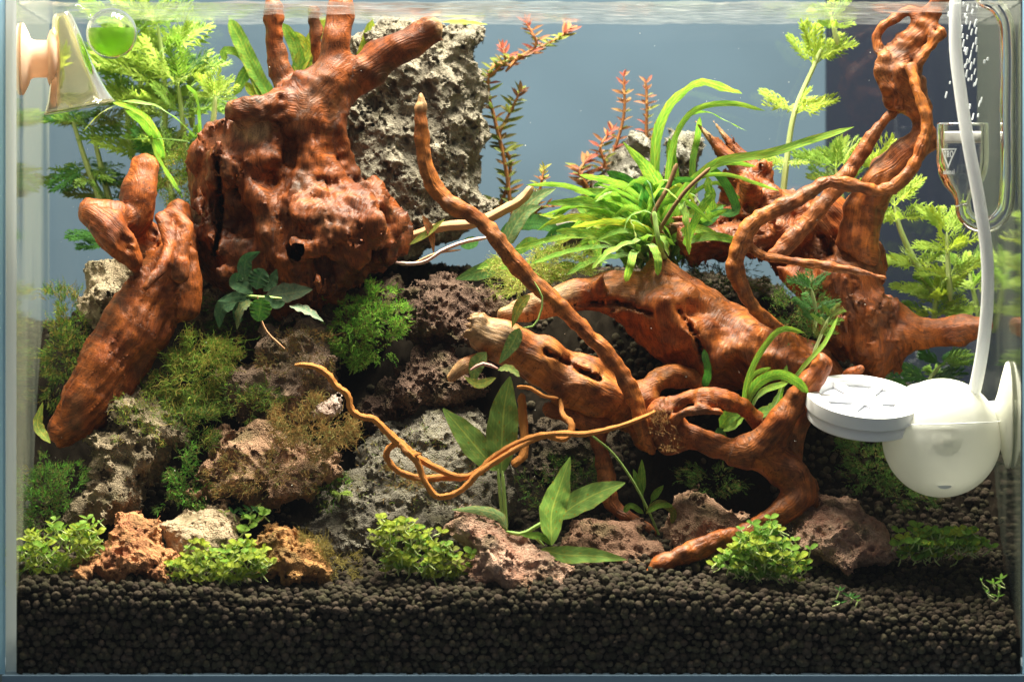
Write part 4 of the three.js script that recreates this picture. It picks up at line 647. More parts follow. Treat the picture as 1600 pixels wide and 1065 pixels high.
{
  const A = [WIST(), WIST(), WIST2()], Bm = [WIST2(), WIST3(), WIST2()], C = [WIST(), LIME(), WIST()];
  feathery('feathery light green plant reaching the surface left of the large stump', [[255, 240], [258, 180], [256, 110], [246, 40]], -.175, [[.3, 5, .5, 80], [.55, 6, .4, 90], [.8, 6, .5, 85], [1, 7, .9, 75]], 90, 21, A);
  feathery('feathery green plant directly behind the green glass ball', [[235, 300], [228, 220], [218, 120], [205, 50]], -.18, [[.25, 5, .3], [.5, 6, .5], [.72, 6, .5], [.95, 6, .9]], 95, 22, A);
  feathery('short feathery plant with a yellow green rosette beside the branch stub', [[332, 200], [335, 170], [336, 148]], -.15, [[.9, 6, .3, 40], [1, 9, 1.2, 44]], 44, 23, C);
  feathery('feathery plant fanning out low between the bell and the stump', [[290, 260], [285, 190], [278, 130]], -.17, [[.2, 5, .5], [.6, 6, .6], [1, 8, .8]], 85, 24, [...A, ...Bm]);
  feathery('feathery green plant filling the gap under the glass ball', [[205, 250], [200, 190], [190, 130]], -.185, [[.3, 6, .4], [.7, 7, .5], [1, 8, .9]], 85, 51, [...A, ...Bm]);
  feathery('pale feathery plant with thin whorls just left of the branch stub', [[300, 200], [296, 130], [280, 70]], -.185, [[.3, 7, .3, 70], [.6, 7, .4, 70], [1, 8, .9, 60]], 70, 52, A);
  feathery('dim feathery plant deep behind the hooked log and the stump', [[270, 330], [265, 290], [255, 250]], -.17, [[.4, 7, .5, 70], [1, 8, .8, 70]], 70, 53, [OLIVE(), WIST2(), WIST3()]);
  feathery('dark feathery plant on two bare stems at the left glass', [[165, 330], [140, 270], [112, 185]], -.18, [[.4, 4, .1, 60], [.55, 6, -.1, 75], [.98, 6, .5, 60]], 70, 25, [WIST2(), WIST3()], { thick: 7 });
  feathery('olive feathery plant with a bare stem close behind the left hooked log', [[180, 350], [160, 270], [142, 195]], -.182, [[.25, 5, .2, 70], [.45, 5, -.1, 60], [.98, 6, .4, 60]], 70, 26, [WIST2(), OLIVE(), WIST3()], { thick: 7 });
  feathery('deep green feathery sprig at the left glass behind the hooked log', [[190, 405], [172, 385], [158, 372]], -.16, [[.5, 5, .3, 60], [1, 6, .6, 55]], 60, 27, [WIST3(), WIST3(), DEEP()]);
  feathery('tall pale feathery plant with open whorls rising right of the split stump', [[1222, 320], [1230, 250], [1242, 176], [1272, 104], [1284, 76]], -.17, [[.24, 7, .2, 55], [.5, 6, .45, 72], [.77, 6, 1, 72], [.8, 3, 1.6, 60]], 62, 28, C);
  feathery('feathery plant crown floating at the surface at the right', [[1310, 70], [1305, 50], [1300, 26]], -.165, [[.6, 5, .6, 38], [1, 8, .8, 40]], 40, 29, A);
  feathery('bright feathery rosette in front of the dark board beside the straight branch', [[1318, 330], [1312, 290], [1306, 262]], -.16, [[.5, 6, .6, 52], [1, 9, 1, 58]], 55, 30, [WIST2(), WIST(), WIST2()]);
  feathery('pale feathery rosette between the straight branch and the thick branch', [[1375, 340], [1370, 300], [1368, 268]], -.15, [[.4, 5, .5, 48], [1, 9, 1, 54]], 52, 31, C);
  feathery('feathery plant with a leaning pale stem right of the gnarled branch', [[1470, 470], [1440, 425], [1408, 360], [1398, 320]], -.14, [[.1, 6, .3, 64], [.38, 7, .5, 66], [.78, 7, .5, 66], [1, 8, .9, 62]], 62, 32, C, { thick: 7 });
  feathery('yellow green feathery rosette below the curve of the glass diffuser', [[1486, 470], [1482, 410], [1480, 362]], -.13, [[.3, 6, .5, 54], [.65, 7, .6, 54], [1, 10, 1, 56]], 54, 33, C);
  feathery('low feathery plant above the long right root', [[1460, 505], [1462, 480], [1465, 455]], -.14, [[.2, 7, .4, 60], [.6, 7, .6, 50], [1, 8, 1, 40]], 50, 34, [WIST(), WIST2(), LIME()]);
  feathery('feathery plant hugging the right glass behind the white hose', [[1535, 520], [1525, 470], [1515, 425]], -.16, [[.3, 6, .4, 55], [.7, 6, .5, 55], [1, 8, .9, 50]], 50, 35, [WIST2(), WIST()]);
  feathery('small dark feathery sprig in front of the knotted right stump', [[1272, 520], [1276, 490], [1268, 450]], -.07, [[.3, 5, .4, 34], [.6, 6, .4, 38], [1, 7, .8, 36]], 36, 36, [WIST3(), DEEP(), WIST3()], { thick: 3 });
  feathery('light green feathery sprig in front of the right root', [[1270, 555], [1285, 520], [1297, 495]], -.06, [[.4, 4, .8, 26], [.7, 5, .8, 26], [1, 5, 1.1, 24]], 26, 37, [WIST2(), OLIVE()], { thick: 2.5 });
  feathery('dark feathery plant spreading beneath the long right root', [[1440, 640], [1450, 600], [1470, 570]], -.15, [[.2, 7, .3, 60], [.6, 7, .3, 60], [1, 8, .6, 55]], 55, 38, [WIST3(), WIST2(), WIST3()]);
  feathery('tiny bright green star shaped sprig on the soil left of the broad grey rock', [[528, 785], [530, 778], [531, 772]], -.06, [[1, 9, .3, 17]], 17, 39, [WIST()], { thick: 2 });
}
// red stem plants
const smallLeaf = [0, 1, 2].map((i) => leafGeo([new V3(0, 0, 0), new V3(0.02 * i, 0.5, -0.04), new V3(0, 1, -0.22 + 0.1 * i)], 0.13 + 0.02 * i, { shape: 'lance', n: 5, fold: .3, wave: .1, seed: i }));
const roundLeaf = [0, 1, 2].map((i) => leafGeo([new V3(0, 0, 0), new V3(0.02 * i, 0.5, 0.03), new V3(0, 1, -0.12 - 0.06 * i)], 0.3 + 0.05 * i, { shape: 'oval', n: 5, fold: .15, wave: .08, seed: i + 5 }));
function redStem(label, stem, z, step, len, seed, mats, tips, o = {}) {
  step *= .78; len *= 1.12;
  const r = rng(seed), q = one(stem, z), t = thing('red_stem_plant', label, 'plant', P(...q[0])), c = new THREE.CatmullRomCurve3(q.map((p) => P(...p)), false, 'centripetal'), n = Math.round(c.getLength() / (step * S)), at = new V3(), T = new V3(), d = new V3(), f = new V3();
  part('stem', tubePx(q.map((p, i) => [...p, lerp(3.4, 2, i / (q.length - 1))]), { sides: 6 }), o.stem ?? stemRed, t);
  for (let i = 1; i <= n; i++) {
    const u = i / n, last = i >= n - 1; c.getPoint(u, at); c.getTangent(u, T); const k = last ? 6 : 4;
    for (let j = 0; j < k; j++) { const a = j / k * 6.28 + i * 1.3 + r(); d.set(Math.cos(a), 0, Math.sin(a)).addScaledVector(T, last ? 1.1 : 0.35 + 0.5 * (r() - .3)); d.y += 0.1; f.set(-Math.cos(a) * .3, 0.8, 0.8); aimed('leaf', smallLeaf[Math.floor(r() * 3)], last || r() < u * 0.35 ? tips[Math.floor(r() * tips.length)] : mats[Math.floor(r() * mats.length)], t, at, d, f, len * S * (0.6 + 0.6 * r()) * (last ? .8 : 1)); }
  }
  return t;
}
{
  const O = [RUST(), OLIVE(), OLIVE(), leafMat(.46, .3, .08), leafMat(.36, .44, .1)], R = [ROSE(), ROSE(), leafMat(.7, .34, .2)], Q = [RUST(), leafMat(.6, .3, .14), OLIVE(), leafMat(.62, .26, .2)], z = -.19;
  redStem('tall reddish stem plant slanting up beside the tall grey rock to the surface', [[800, 340], [790, 260], [774, 190], [762, 135], [770, 105], [815, 88], [860, 66], [888, 48]], z, 19, 24, 41, O, R);
  redStem('brown olive stem plant tangled low beside the tall grey rock', [[775, 330], [790, 300], [797, 250], [780, 215], [800, 170], [812, 145]], z - .004, 16, 26, 42, [OLIVE(), OLIVE(), leafMat(.24, .2, .06)], Q);
  redStem('reddish branch with pink tips near the surface beside the tall rock', [[790, 112], [810, 90], [838, 72], [832, 52], [822, 36]], z + .004, 15, 20, 43, Q, R);
  redStem('short red tipped stem standing left of the tall rock top', [[765, 120], [780, 105], [790, 92], [785, 76]], z + .002, 12, 22, 44, O, R);
  redStem('pink tipped red stem behind the peaked grey rock, left of its twin', [[942, 280], [958, 240], [975, 180], [975, 120]], z - .006, 17, 20, 45, Q, R);
  redStem('pink tipped red stem behind the peaked grey rock, right of its twin', [[1012, 260], [1010, 210], [1011, 170], [1010, 130]], z - .006, 16, 18, 46, Q, R);
  redStem('orange stem with a pink crown leaning left of the peaked grey rock', [[922, 320], [912, 275], [945, 258], [938, 230], [955, 205]], z + .002, 16, 22, 47, Q, R);
  redStem('short red stem with upward leaves left of the peaked grey rock', [[925, 315], [915, 285], [905, 268], [918, 250]], z + .004, 12, 26, 48, Q, R);
  redStem('reddish stem with a yellow crown above the pale veined leaves', [[822, 340], [838, 320], [845, 290], [850, 265]], -.14, 13, 18, 49, Q, [GOLD(), GOLD()]);
  redStem('thin brown sprig with red leaves lying in front of the wall near the strap leaves', [[800, 345], [830, 342], [842, 325], [862, 322]], -.142, 14, 18, 50, Q, [RUST()]);
}
// carpet plants: many small round leaves on short stems
function carpet(label, outline, z, n, size, seed, mats, o = {}) {
  if (n > 30) { n = Math.round(n * 2.3); size *= .8; }
  const r = rng(seed), t = thing('carpet_plant', label, 'plant', P(outline.reduce((s, p) => s + p[0], 0) / outline.length, Math.max(...outline.map((p) => p[1])), z)), xs = outline.map((p) => p[0]), ys = outline.map((p) => p[1]), stems = [], at = new V3(), d = new V3(), f = new V3();
  const x0 = Math.min(...xs), x1 = Math.max(...xs), y0 = Math.min(...ys), y1 = Math.max(...ys); let k = 0;
  for (let g = 0; g < n * 40 && k < n; g++) {
    const x = lerp(x0 - 12, x1 + 12, r()), y = lerp(y0 - 8, y1 + 4, r()), pd = polyDist(outline, x, y) + 7 * n3(x * .05, y * .05, seed); if (pd < (r() < .12 ? -14 : 0)) continue;
    const dz = (r() - 0.35) * Math.min(0.02, 0.006 + Math.max(0, pd) * S * 0.9), Z = Math.min(z + dz, -0.002); at.copy(P(x, y, Z)); k++;
    const h = (5 + 10 * r()) * S, lean = (r() - .5) * 0.008;
    stems.push(tube([[at.x - lean, at.y - h, at.z - lean * .5, 0.0004], [at.x - lean * .3, at.y - h * .5, at.z, 0.0004], [at.x, at.y, at.z, 0.0003]], { sides: 4, step: 0.004 }));
    const a0 = r() * 6.28, pairs = 2 + Math.floor(r() * 2), m = mats[Math.floor(r() * mats.length)];
    for (let j = 0; j < pairs; j++) { const a = a0 + j * 6.28 / pairs; d.set(Math.cos(a), 0.25 + r() * 0.6, Math.sin(a) * .8); f.set(-Math.cos(a) * .4, 0.8, 0.7 + r() * .7); aimed('leaf', (o.shape ?? roundLeaf)[Math.floor(r() * 3)], m, t, at, d, f, size * S * (0.65 + 0.6 * r())); }
  }
  part('stem', mergeGeometries(stems), stemPale, t); return t;
}
{
  const Y = [LIME(), LIME(), leafMat(.6, .72, .14), FRESH()], G = [FRESH(), LIME(), MID()], Z = [MID(), FRESH()];
  carpet('yellow green carpet plant clump spreading at the left front glass', [[14, 885], [20, 862], [48, 838], [95, 820], [140, 812], [166, 840], [140, 872], [95, 892], [50, 905], [16, 915]], -.022, 75, 19, 61, Y, { shape: smallLeaf.map((g, i) => i ? g : roundLeaf[0]) });
  carpet('yellow green carpet plant clump between the orange rock and the honeycombed rock', [[262, 885], [300, 862], [345, 858], [385, 846], [412, 868], [415, 888], [385, 905], [340, 912], [285, 908]], -.02, 78, 15, 62, Y);
  carpet('tall loose carpet plant clump left of the central red brown rock', [[584, 850], [592, 815], [640, 808], [672, 835], [700, 858], [742, 868], [745, 890], [715, 905], [660, 905], [600, 885]], -.024, 82, 16, 63, [LIME(), FRESH(), OLIVE(), LIME()]);
  carpet('bright green carpet plant clump in front of the pinkish block', [[1112, 886], [1135, 855], [1165, 838], [1195, 828], [1208, 808], [1222, 838], [1252, 858], [1264, 885], [1240, 905], [1160, 905]], -.022, 85, 16, 64, G);
  carpet('low green carpet plant patch below the white sphere', [[1398, 852], [1425, 832], [1470, 826], [1520, 832], [1540, 848], [1515, 862], [1455, 872], [1415, 866]], -.036, 48, 18, 65, [LIME(), FRESH(), MID()]);
  carpet('tiny green seedling on the soil near the right front glass', [[1532, 925], [1545, 908], [1562, 905], [1565, 935], [1545, 935]], -.012, 9, 13, 66, [MID(), DEEP()], { shape: smallLeaf });
  carpet('small trailing green sprig behind the beige foreground rock', [[378, 838], [384, 822], [400, 808], [412, 802], [412, 812], [396, 826], [386, 842]], -.04, 9, 14, 67, [FRESH()]);
  carpet('small dark sprig growing on the overgrown rock beside the beige rock', [[350, 800], [360, 792], [395, 794], [400, 802], [370, 806]], -.045, 7, 20, 68, [DEEP(), OLIVE()], { shape: smallLeaf });
  carpet('small green tuft fallen on the soil left of the tiny seedling', [[1308, 940], [1330, 928], [1345, 932], [1325, 945]], -.008, 5, 13, 69, [DEEP(), MID()], { shape: smallLeaf });
}
// moss and algae: matted fine strands
const mossMat = std({ vertexColors: true, roughness: 0.95, transmission: 0.3, thickness: 0, side: THREE.DoubleSide, specularIntensity: 0.2 });
function moss(name, label, category, outline, z, depth, n, len, seed, cols, o = {}) {
  const r = rng(seed), poly = worldPoly(outline, z), pos = [], col = [], idx = [], xs = poly.map((p) => p[0]), ys = poly.map((p) => p[1]), x0 = Math.min(...xs), x1 = Math.max(...xs), y0 = Math.min(...ys), y1 = Math.max(...ys), cx = (x0 + x1) / 2, cy = (y0 + y1) / 2, w = (o.width ?? 1.15) * .85 * S / 2, N = new V3(), d = new V3(), p = new V3(), b = new V3(), c = new THREE.Color(), R = Math.min(x1 - x0, y1 - y0) / 2;
  const C = cols.map((q) => rgb(...q));
  n = Math.round(n * (o.hair ? 2.6 : 3.2)); len *= o.hair ? .75 : .72;
  for (let g = 0, k = 0; g < n * 40 && k < n; g++) {
    const x = lerp(x0, x1, r()), y = lerp(y0, y1, r()), pd = polyDist(poly, x, y) + 0.0065 * n3(x * 75, y * 75, seed) + 0.003 * (r() - .6); if (pd < 0) continue; k++;
    if (n3(x * 120 + seed, y * 120, 3) + .5 * n3(x * 300, y * 300, seed) < -0.1 && r() < 0.85) continue;
    const dome = Math.sqrt(clamp(1 - (1 - clamp(pd / R, 0, 1)) ** 2, 0, 1)); p.set(x, y, z + depth * (dome * (0.6 + 0.4 * r()) - 0.5));
    d.set((x - cx) / R * 0.8 + (r() - .5) * 1.6, (y - cy) / R * 0.6 + 0.35 + (r() - .5) * 1.4, 0.5 + r() * 0.7).normalize();
    c.copy(C[Math.floor(r() * C.length)]).multiplyScalar(1.3 * (0.75 + 0.5 * r()));
    const L = len * S * (o.hair ? 1 : .85) * (0.35 + 0.9 * r() + (r() < .06 ? 1.1 : 0)), segs = o.hair ? 5 : 4, base = pos.length / 3, curl = o.curl ?? (o.hair ? 1.5 : 0.9);
    N.set(r() - .5, r() - .5, 1).normalize();
    const line = [];
    for (let i = 0; i <= segs; i++) { const t = i / segs; b.crossVectors(d, N).normalize().multiplyScalar(w * (1 - 0.7 * t)); pos.push(p.x - b.x, p.y - b.y, Math.min(p.z - b.z, -.001), p.x + b.x, p.y + b.y, Math.min(p.z + b.z, -.001)); col.push(c.r, c.g, c.b, c.r, c.g, c.b); line.push(p.clone()); p.addScaledVector(d, L / segs); d.x += (r() - .5) * curl; d.y += (r() - .5) * curl - 0.05; d.z += (r() - .5) * curl; d.normalize(); }
    for (let i = 0; i < segs; i++) { const a = base + i * 2; idx.push(a, a + 1, a + 2, a + 1, a + 3, a + 2); }
    if (!o.hair) for (let i = 1; i < segs; i++) for (const s of [-1, 1]) { const q = line[i], e = pos.length / 3, l = L * 0.24 * (1.1 - i / segs); b.crossVectors(d, N).normalize().multiplyScalar(s); const ex = q.x + (b.x * .7 + d.x * .7) * l, ey = q.y + (b.y * .7 + d.y * .7) * l, ez = Math.min(q.z + (b.z * .7 + d.z * .7) * l + 0.3 * l, -.001); pos.push(q.x, q.y, q.z, ex + d.x * w * 1.6, ey + d.y * w * 1.6, ez, ex - d.x * w * 1.6, ey - d.y * w * 1.6, ez); col.push(c.r, c.g, c.b, c.r * 1.2, c.g * 1.2, c.b, c.r, c.g, c.b); idx.push(e, e + 1, e + 2); }
  }
  const g = new THREE.BufferGeometry(); g.setAttribute('position', new THREE.Float32BufferAttribute(pos, 3)); g.setAttribute('color', new THREE.Float32BufferAttribute(col, 3)); g.setIndex(idx); g.computeVertexNormals();
  return lone(name, g, mossMat, label, category);
}
{
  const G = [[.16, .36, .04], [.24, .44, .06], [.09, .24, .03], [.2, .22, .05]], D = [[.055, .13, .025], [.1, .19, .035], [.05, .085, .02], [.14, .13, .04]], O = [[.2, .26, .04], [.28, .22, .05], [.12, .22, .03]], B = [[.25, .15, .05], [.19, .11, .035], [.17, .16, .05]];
  moss('moss_clump', 'bright green moss cushion on the dark rock below the stump', 'moss', [[505, 510], [515, 478], [545, 468], [560, 452], [590, 440], [615, 455], [638, 490], [632, 530], [600, 560], [570, 578], [535, 575], [512, 548]], -.092, .022, 1500, 18, 71, G);
  moss('moss_clump', 'dark green moss mound between the left log and the left glass', 'moss', [[66, 500], [85, 460], [118, 448], [140, 490], [150, 540], [118, 600], [92, 655], [68, 640]], -.13, .03, 1100, 20, 72, [...D, ...O]);
  moss('moss_clump', 'green moss at the lower left glass beside the ragged grey rock', 'moss', [[22, 790], [30, 740], [70, 708], [120, 712], [135, 750], [118, 790], [85, 830], [22, 840]], -.055, .03, 1000, 19, 73, [...D, [.1, .28, .03]]);
  moss('moss_clump', 'green moss tuft between the ragged grey rock and the overgrown brown rock', 'moss', [[240, 775], [262, 735], [275, 705], [300, 690], [305, 740], [325, 790], [280, 800], [250, 795]], -.058, .02, 520, 19, 74, [[.12, .34, .04], ...D]);
  moss('moss_clump', 'dark green moss patch on the soil below the white ring', 'moss', [[1298, 720], [1320, 690], [1370, 682], [1410, 700], [1440, 760], [1465, 795], [1400, 790], [1340, 765]], -.085, .025, 900, 20, 75, D);
  moss('moss_clump', 'dark green moss on the knotted stump behind the light green sprig', 'moss', [[1195, 470], [1230, 450], [1262, 440], [1300, 470], [1300, 520], [1260, 540], [1215, 520]], -.085, .02, 600, 18, 76, D);
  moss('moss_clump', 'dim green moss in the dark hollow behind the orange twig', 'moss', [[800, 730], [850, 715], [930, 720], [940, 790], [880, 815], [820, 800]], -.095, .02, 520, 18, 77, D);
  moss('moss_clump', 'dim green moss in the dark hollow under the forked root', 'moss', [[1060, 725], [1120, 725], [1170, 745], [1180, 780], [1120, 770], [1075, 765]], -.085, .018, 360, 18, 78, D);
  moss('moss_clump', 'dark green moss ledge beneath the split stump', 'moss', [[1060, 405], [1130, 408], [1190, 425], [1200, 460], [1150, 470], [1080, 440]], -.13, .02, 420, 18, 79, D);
  moss('algae_tuft', 'olive brown fuzzy algae beside the foot of the left log', 'algae', [[225, 610], [255, 565], [300, 525], [345, 520], [375, 555], [365, 590], [330, 640], [285, 650], [245, 640]], -.085, .028, 2100, 26, 81, O, { hair: 1, width: 1.3 });
  moss('algae_tuft', 'golden brown fuzzy algae covering the overgrown reddish rock', 'algae', [[425, 650], [455, 618], [490, 640], [545, 660], [562, 690], [520, 715], [460, 720], [430, 700]], -.052, .02, 1500, 24, 82, B, { hair: 1, width: 1.3 });
  moss('algae_tuft', 'pale olive algae haze between the diagonal branch and the strap leaves', 'algae', [[758, 430], [800, 400], [850, 388], [925, 398], [920, 430], [860, 445], [800, 460]], -.1, .02, 1300, 24, 83, [[.4, .42, .1], [.34, .3, .1], [.28, .4, .07]], { hair: 1, width: 1.2 });
  moss('algae_tuft', 'brown algae veil trailing from the honeycombed rusty rock', 'algae', [[470, 835], [500, 840], [540, 865], [560, 890], [520, 905], [495, 870]], -.03, .01, 480, 20, 84, [[.3, .24, .07], [.24, .2, .06]], { hair: 1, width: 1.1 });
  moss('algae_tuft', 'brown algae wisps on the broad grey rock inside the loop of the twig', 'algae', [[605, 735], [640, 725], [680, 750], [670, 765], [620, 765]], -.055, .01, 260, 18, 85, B, { hair: 1, width: 1.1 });
  moss('algae_tuft', 'brown algae film creeping over the lower front of the overgrown rock', 'algae', [[320, 730], [400, 700], [500, 715], [525, 745], [480, 770], [400, 780], [330, 775]], -.045, .01, 700, 16, 101, B, { hair: 1, width: 1.1 });
  moss('algae_tuft', 'olive algae creeping up the slope between the ragged rock and the flat rock', 'algae', [[255, 640], [300, 620], [340, 640], [330, 700], [300, 715], [275, 690]], -.07, .016, 700, 22, 102, [...O, ...D], { hair: 1, width: 1.3 });
  moss('algae_tuft', 'thin olive algae over the top of the ragged grey brown rock', 'algae', [[170, 620], [230, 615], [270, 650], [250, 700], [190, 680]], -.056, .006, 300, 14, 103, O, { hair: 1, width: 1 });
  moss('algae_tuft', 'thin brown algae on the flat rock above the twig tip', 'algae', [[400, 560], [450, 515], [515, 520], [520, 570], [440, 600]], -.076, .008, 420, 14, 104, B, { hair: 1, width: 1 });
  moss('algae_tuft', 'sparse olive fuzz on the broad grey rock', 'algae', [[520, 740], [620, 670], [700, 650], [790, 720], [760, 800], [560, 830]], -.062, .008, 420, 12, 105, [...O, ...B], { hair: 1, width: 1 });
  moss('moss_clump', 'dark green moss creeping over the rock pile under the stump', 'moss', [[310, 470], [360, 450], [460, 480], [500, 510], [440, 540], [340, 530]], -.12, .02, 420, 18, 106, D);
  moss('moss_clump', 'small green moss patch at the foot of the broad grey rock', 'moss', [[480, 760], [520, 720], [545, 740], [540, 790], [500, 800]], -.066, .012, 200, 14, 107, [...D, ...G]);
  moss('algae_tuft', 'dark olive algae hanging at the left end of the flat brown rock', 'algae', [[330, 640], [360, 600], [440, 605], [450, 640], [400, 660]], -.074, .014, 480, 20, 86, [...O, ...D], { hair: 1, width: 1.3 });
  moss('algae_tuft', 'fibrous brown roots hanging from the forked root knot', 'algae', [[1018, 640], [1050, 630], [1062, 670], [1058, 705], [1030, 705], [1016, 680]], -.044, .006, 160, 14, 87, [[.3, .17, .06], [.2, .1, .04]], { hair: 1, width: 1.1 });
  moss('algae_tuft', 'olive algae fuzz behind the strap leaves under the glass bell', 'algae', [[215, 300], [240, 240], [300, 225], [312, 300], [280, 320]], -.15, .02, 700, 26, 88, O, { hair: 1, width: 1.3 });
}
// ---------------------------------------------------------------- equipment
const glass = std({ color: rgb(1, 1, 1), roughness: 0, transmission: 1, thickness: 0.001, ior: 1.3, specularIntensity: 1 }), bellGlass = std({ color: rgb(1, .93, .68), roughness: 0, transmission: .92, thickness: 0.001, ior: 1.33, specularIntensity: 1 }), glassThin = std({ color: rgb(.97, .99, .96), roughness: 0, transmission: 1, thickness: 0, ior: 1.45, specularIntensity: 1, side: THREE.DoubleSide });
const lathePx = (profile, segs = 48) => new THREE.LatheGeometry(profile.map(([r, y]) => new THREE.Vector2(r * S, y * S)), segs);   // profile: radius, height in picture pixels
const whitePlastic = std({ color: rgb(.97, .975, .985), roughness: 0.4, specularIntensity: 0.5 }), milky = std({ color: rgb(.93, .93, .87), roughness: 0.85, transmission: 0.5, thickness: 0, specularIntensity: 0.5, side: THREE.DoubleSide, clearcoat: .5, clearcoatRoughness: .12 });
{ // drop checker
  const z = -.03, t = thing('drop_checker', 'clear glass drop checker with flared bell and green filled ball at the left glass', 'drop checker', P(124, 180, z));
  const tilt = (g, px, py, a) => { const p = P(px, py, z); return g.rotateZ(a).translate(p.x, p.y, p.z); };
  const bell = [[12, 152], [16, 146], [20, 130], [25, 105], [31, 75], [39, 45], [48, 18], [57, 0], [58.5, -1], [56, 2.5], [44, 21], [34.5, 47], [26.5, 76], [20.5, 105], [15.5, 129], [12, 142], [8, 148], [8, 152], [12, 152]];
  part('bell', tilt(lathePx(bell), 124, 168, 0.19), bellGlass, t);
  part('neck', tubePx(one([[96, 24], [94, 12], [104, 0], [122, -2], [138, 8], [150, 24]], z).map((q) => [...q, 12]), { sides: 20, step: .001 }), glassThin, t);
  const b = P(174, 52, z); const inner = new THREE.SphereGeometry(38 * S, 40, 28), ii = inner.index.array; for (let i = 0; i < ii.length; i += 3) { const e = ii[i]; ii[i] = ii[i + 1]; ii[i + 1] = e; } inner.computeVertexNormals();
  part('bulb', mergeGeometries([new THREE.SphereGeometry(40.5 * S, 40, 28), inner]).translate(b.x, b.y, b.z), glass, t);
  const a = Math.acos(8 / 37), liquid = new THREE.SphereGeometry(37 * S, 36, 24, 0, Math.PI * 2, a, Math.PI - a), top = new THREE.CircleGeometry(37 * S * Math.sin(a), 36).rotateX(-Math.PI / 2).translate(0, 8 * S, 0);
  part('liquid', mergeGeometries([liquid, top]).translate(b.x, b.y, b.z), std({ color: rgb(.5, .78, .08), roughness: .5, transmission: .75, thickness: 0, side: THREE.DoubleSide }), t);
  const w = P(121, 146, z); part('water_surface', new THREE.CircleGeometry(47 * S, 40).rotateX(-Math.PI / 2).translate(w.x, w.y, w.z), std({ color: rgb(.9, .92, .8), roughness: .05, transmission: .85, thickness: 0, ior: 1.5, side: THREE.DoubleSide }), t);
  const cup = lathePx([[0, 6], [20, 7], [46, 2], [58, 0], [56, 3], [42, 10], [33, 13], [30, 18], [29.5, 24], [29.5, 42], [28, 45], [25, 46], [0, 46]], 40).rotateZ(-Math.PI / 2), c = P(18, 92, z); c.x = xl + .0004;
  part('suction_cup', cup.translate(c.x, c.y, c.z), std({ color: rgb(.92, .7, .52), roughness: .9, transmission: .5, thickness: 0, side: THREE.DoubleSide }), t);
  const h = P(84, 92, z - .004); part('clip', lathePx([[0, 10], [34, 10], [46, 6], [48, 0], [46, -6], [34, -9], [0, -9]], 32).rotateZ(Math.PI / 2).translate(h.x, h.y, h.z), std({ color: rgb(.92, .7, .52), roughness: .9, transmission: .5, thickness: 0, side: THREE.DoubleSide }), t);
}
{ // glass diffuser
  const z = -.026, p = P(1505, 192, z), t = thing('glass_diffuser', 'clear glass diffuser cup with white disc on a bent glass tube', 'diffuser', P(1540, 365, z));
  part('cup', lathePx([[37, -1], [40, 0], [41, -3], [41, -62], [38, -80], [30, -98], [18, -112], [12, -122], [11.5, -132], [8.5, -132], [9, -122], [15, -112], [27, -97], [35, -79], [38, -61], [38, -3]], 56).translate(p.x, p.y, p.z), glass, t);
  part('ceramic_disc', lathePx([[0, -14], [35, -14], [37, -16], [37, -29], [35, -31], [0, -31]], 48).translate(p.x, p.y, p.z), std({ color: rgb(.86, .84, .8), roughness: .9 }), t);
  part('inner_tube', lathePx([[6, -66], [9, -68], [9.5, -78], [16, -82], [17, -86], [9, -90], [8, -120]], 32).translate(p.x, p.y, p.z), glassThin, t);
  const path = [[1505, 318, z], [1508, 334, z], [1520, 347, z], [1538, 352, z + .002], [1556, 346, z + .004], [1570, 328, z + .005], [1575, 300, z + .006], [1575, 180, z + .006], [1575, 60, z + .006], [1570, 28, z + .006], [1556, 8, z + .006], [1538, -2, z + .006], [1530, -20, z + .006]];
  const bore = tubePx(path.map((q) => [...q, 7]), { sides: 24, step: .0015 }), bi = bore.index.array; for (let i = 0; i < bi.length; i += 3) { const e = bi[i]; bi[i] = bi[i + 1]; bi[i + 1] = e; } bore.computeVertexNormals();
  part('tube', mergeGeometries([tubePx(path.map((q) => [...q, 12.5]), { sides: 24, step: .0015 }), bore]), glass, t);
  const W = 512, H = 256, cv = document.createElement('canvas'); cv.width = W; cv.height = H; const g = cv.getContext('2d'); g.fillStyle = '#000'; g.fillRect(0, 0, W, H); g.strokeStyle = g.fillStyle = '#fff'; g.lineWidth = 13;
  g.lineWidth = 9; g.beginPath(); g.moveTo(88, 40); g.lineTo(262, 40); g.lineTo(175, 168); g.closePath(); g.stroke(); g.font = 'bold 62px sans-serif'; g.textAlign = 'center'; g.fillText('TRO', 178, 96); g.lineWidth = 6; g.beginPath(); g.moveTo(132, 92); g.lineTo(175, 156); g.lineTo(218, 92); g.stroke(); g.font = 'bold 42px sans-serif'; g.fillText('ssional', 178, 214);
  const tex = new THREE.CanvasTexture(cv); const a = 1.15, r = 41.4 * S, geo = new THREE.CylinderGeometry(r, r, 58 * S, 28, 1, true, -1.32, 1.9).translate(p.x, p.y - 62 * S, p.z);
  part('emblem', geo, std({ color: rgb(.7, .72, .72), roughness: .6, alphaMap: tex, transparent: true, side: THREE.DoubleSide }), t);
}
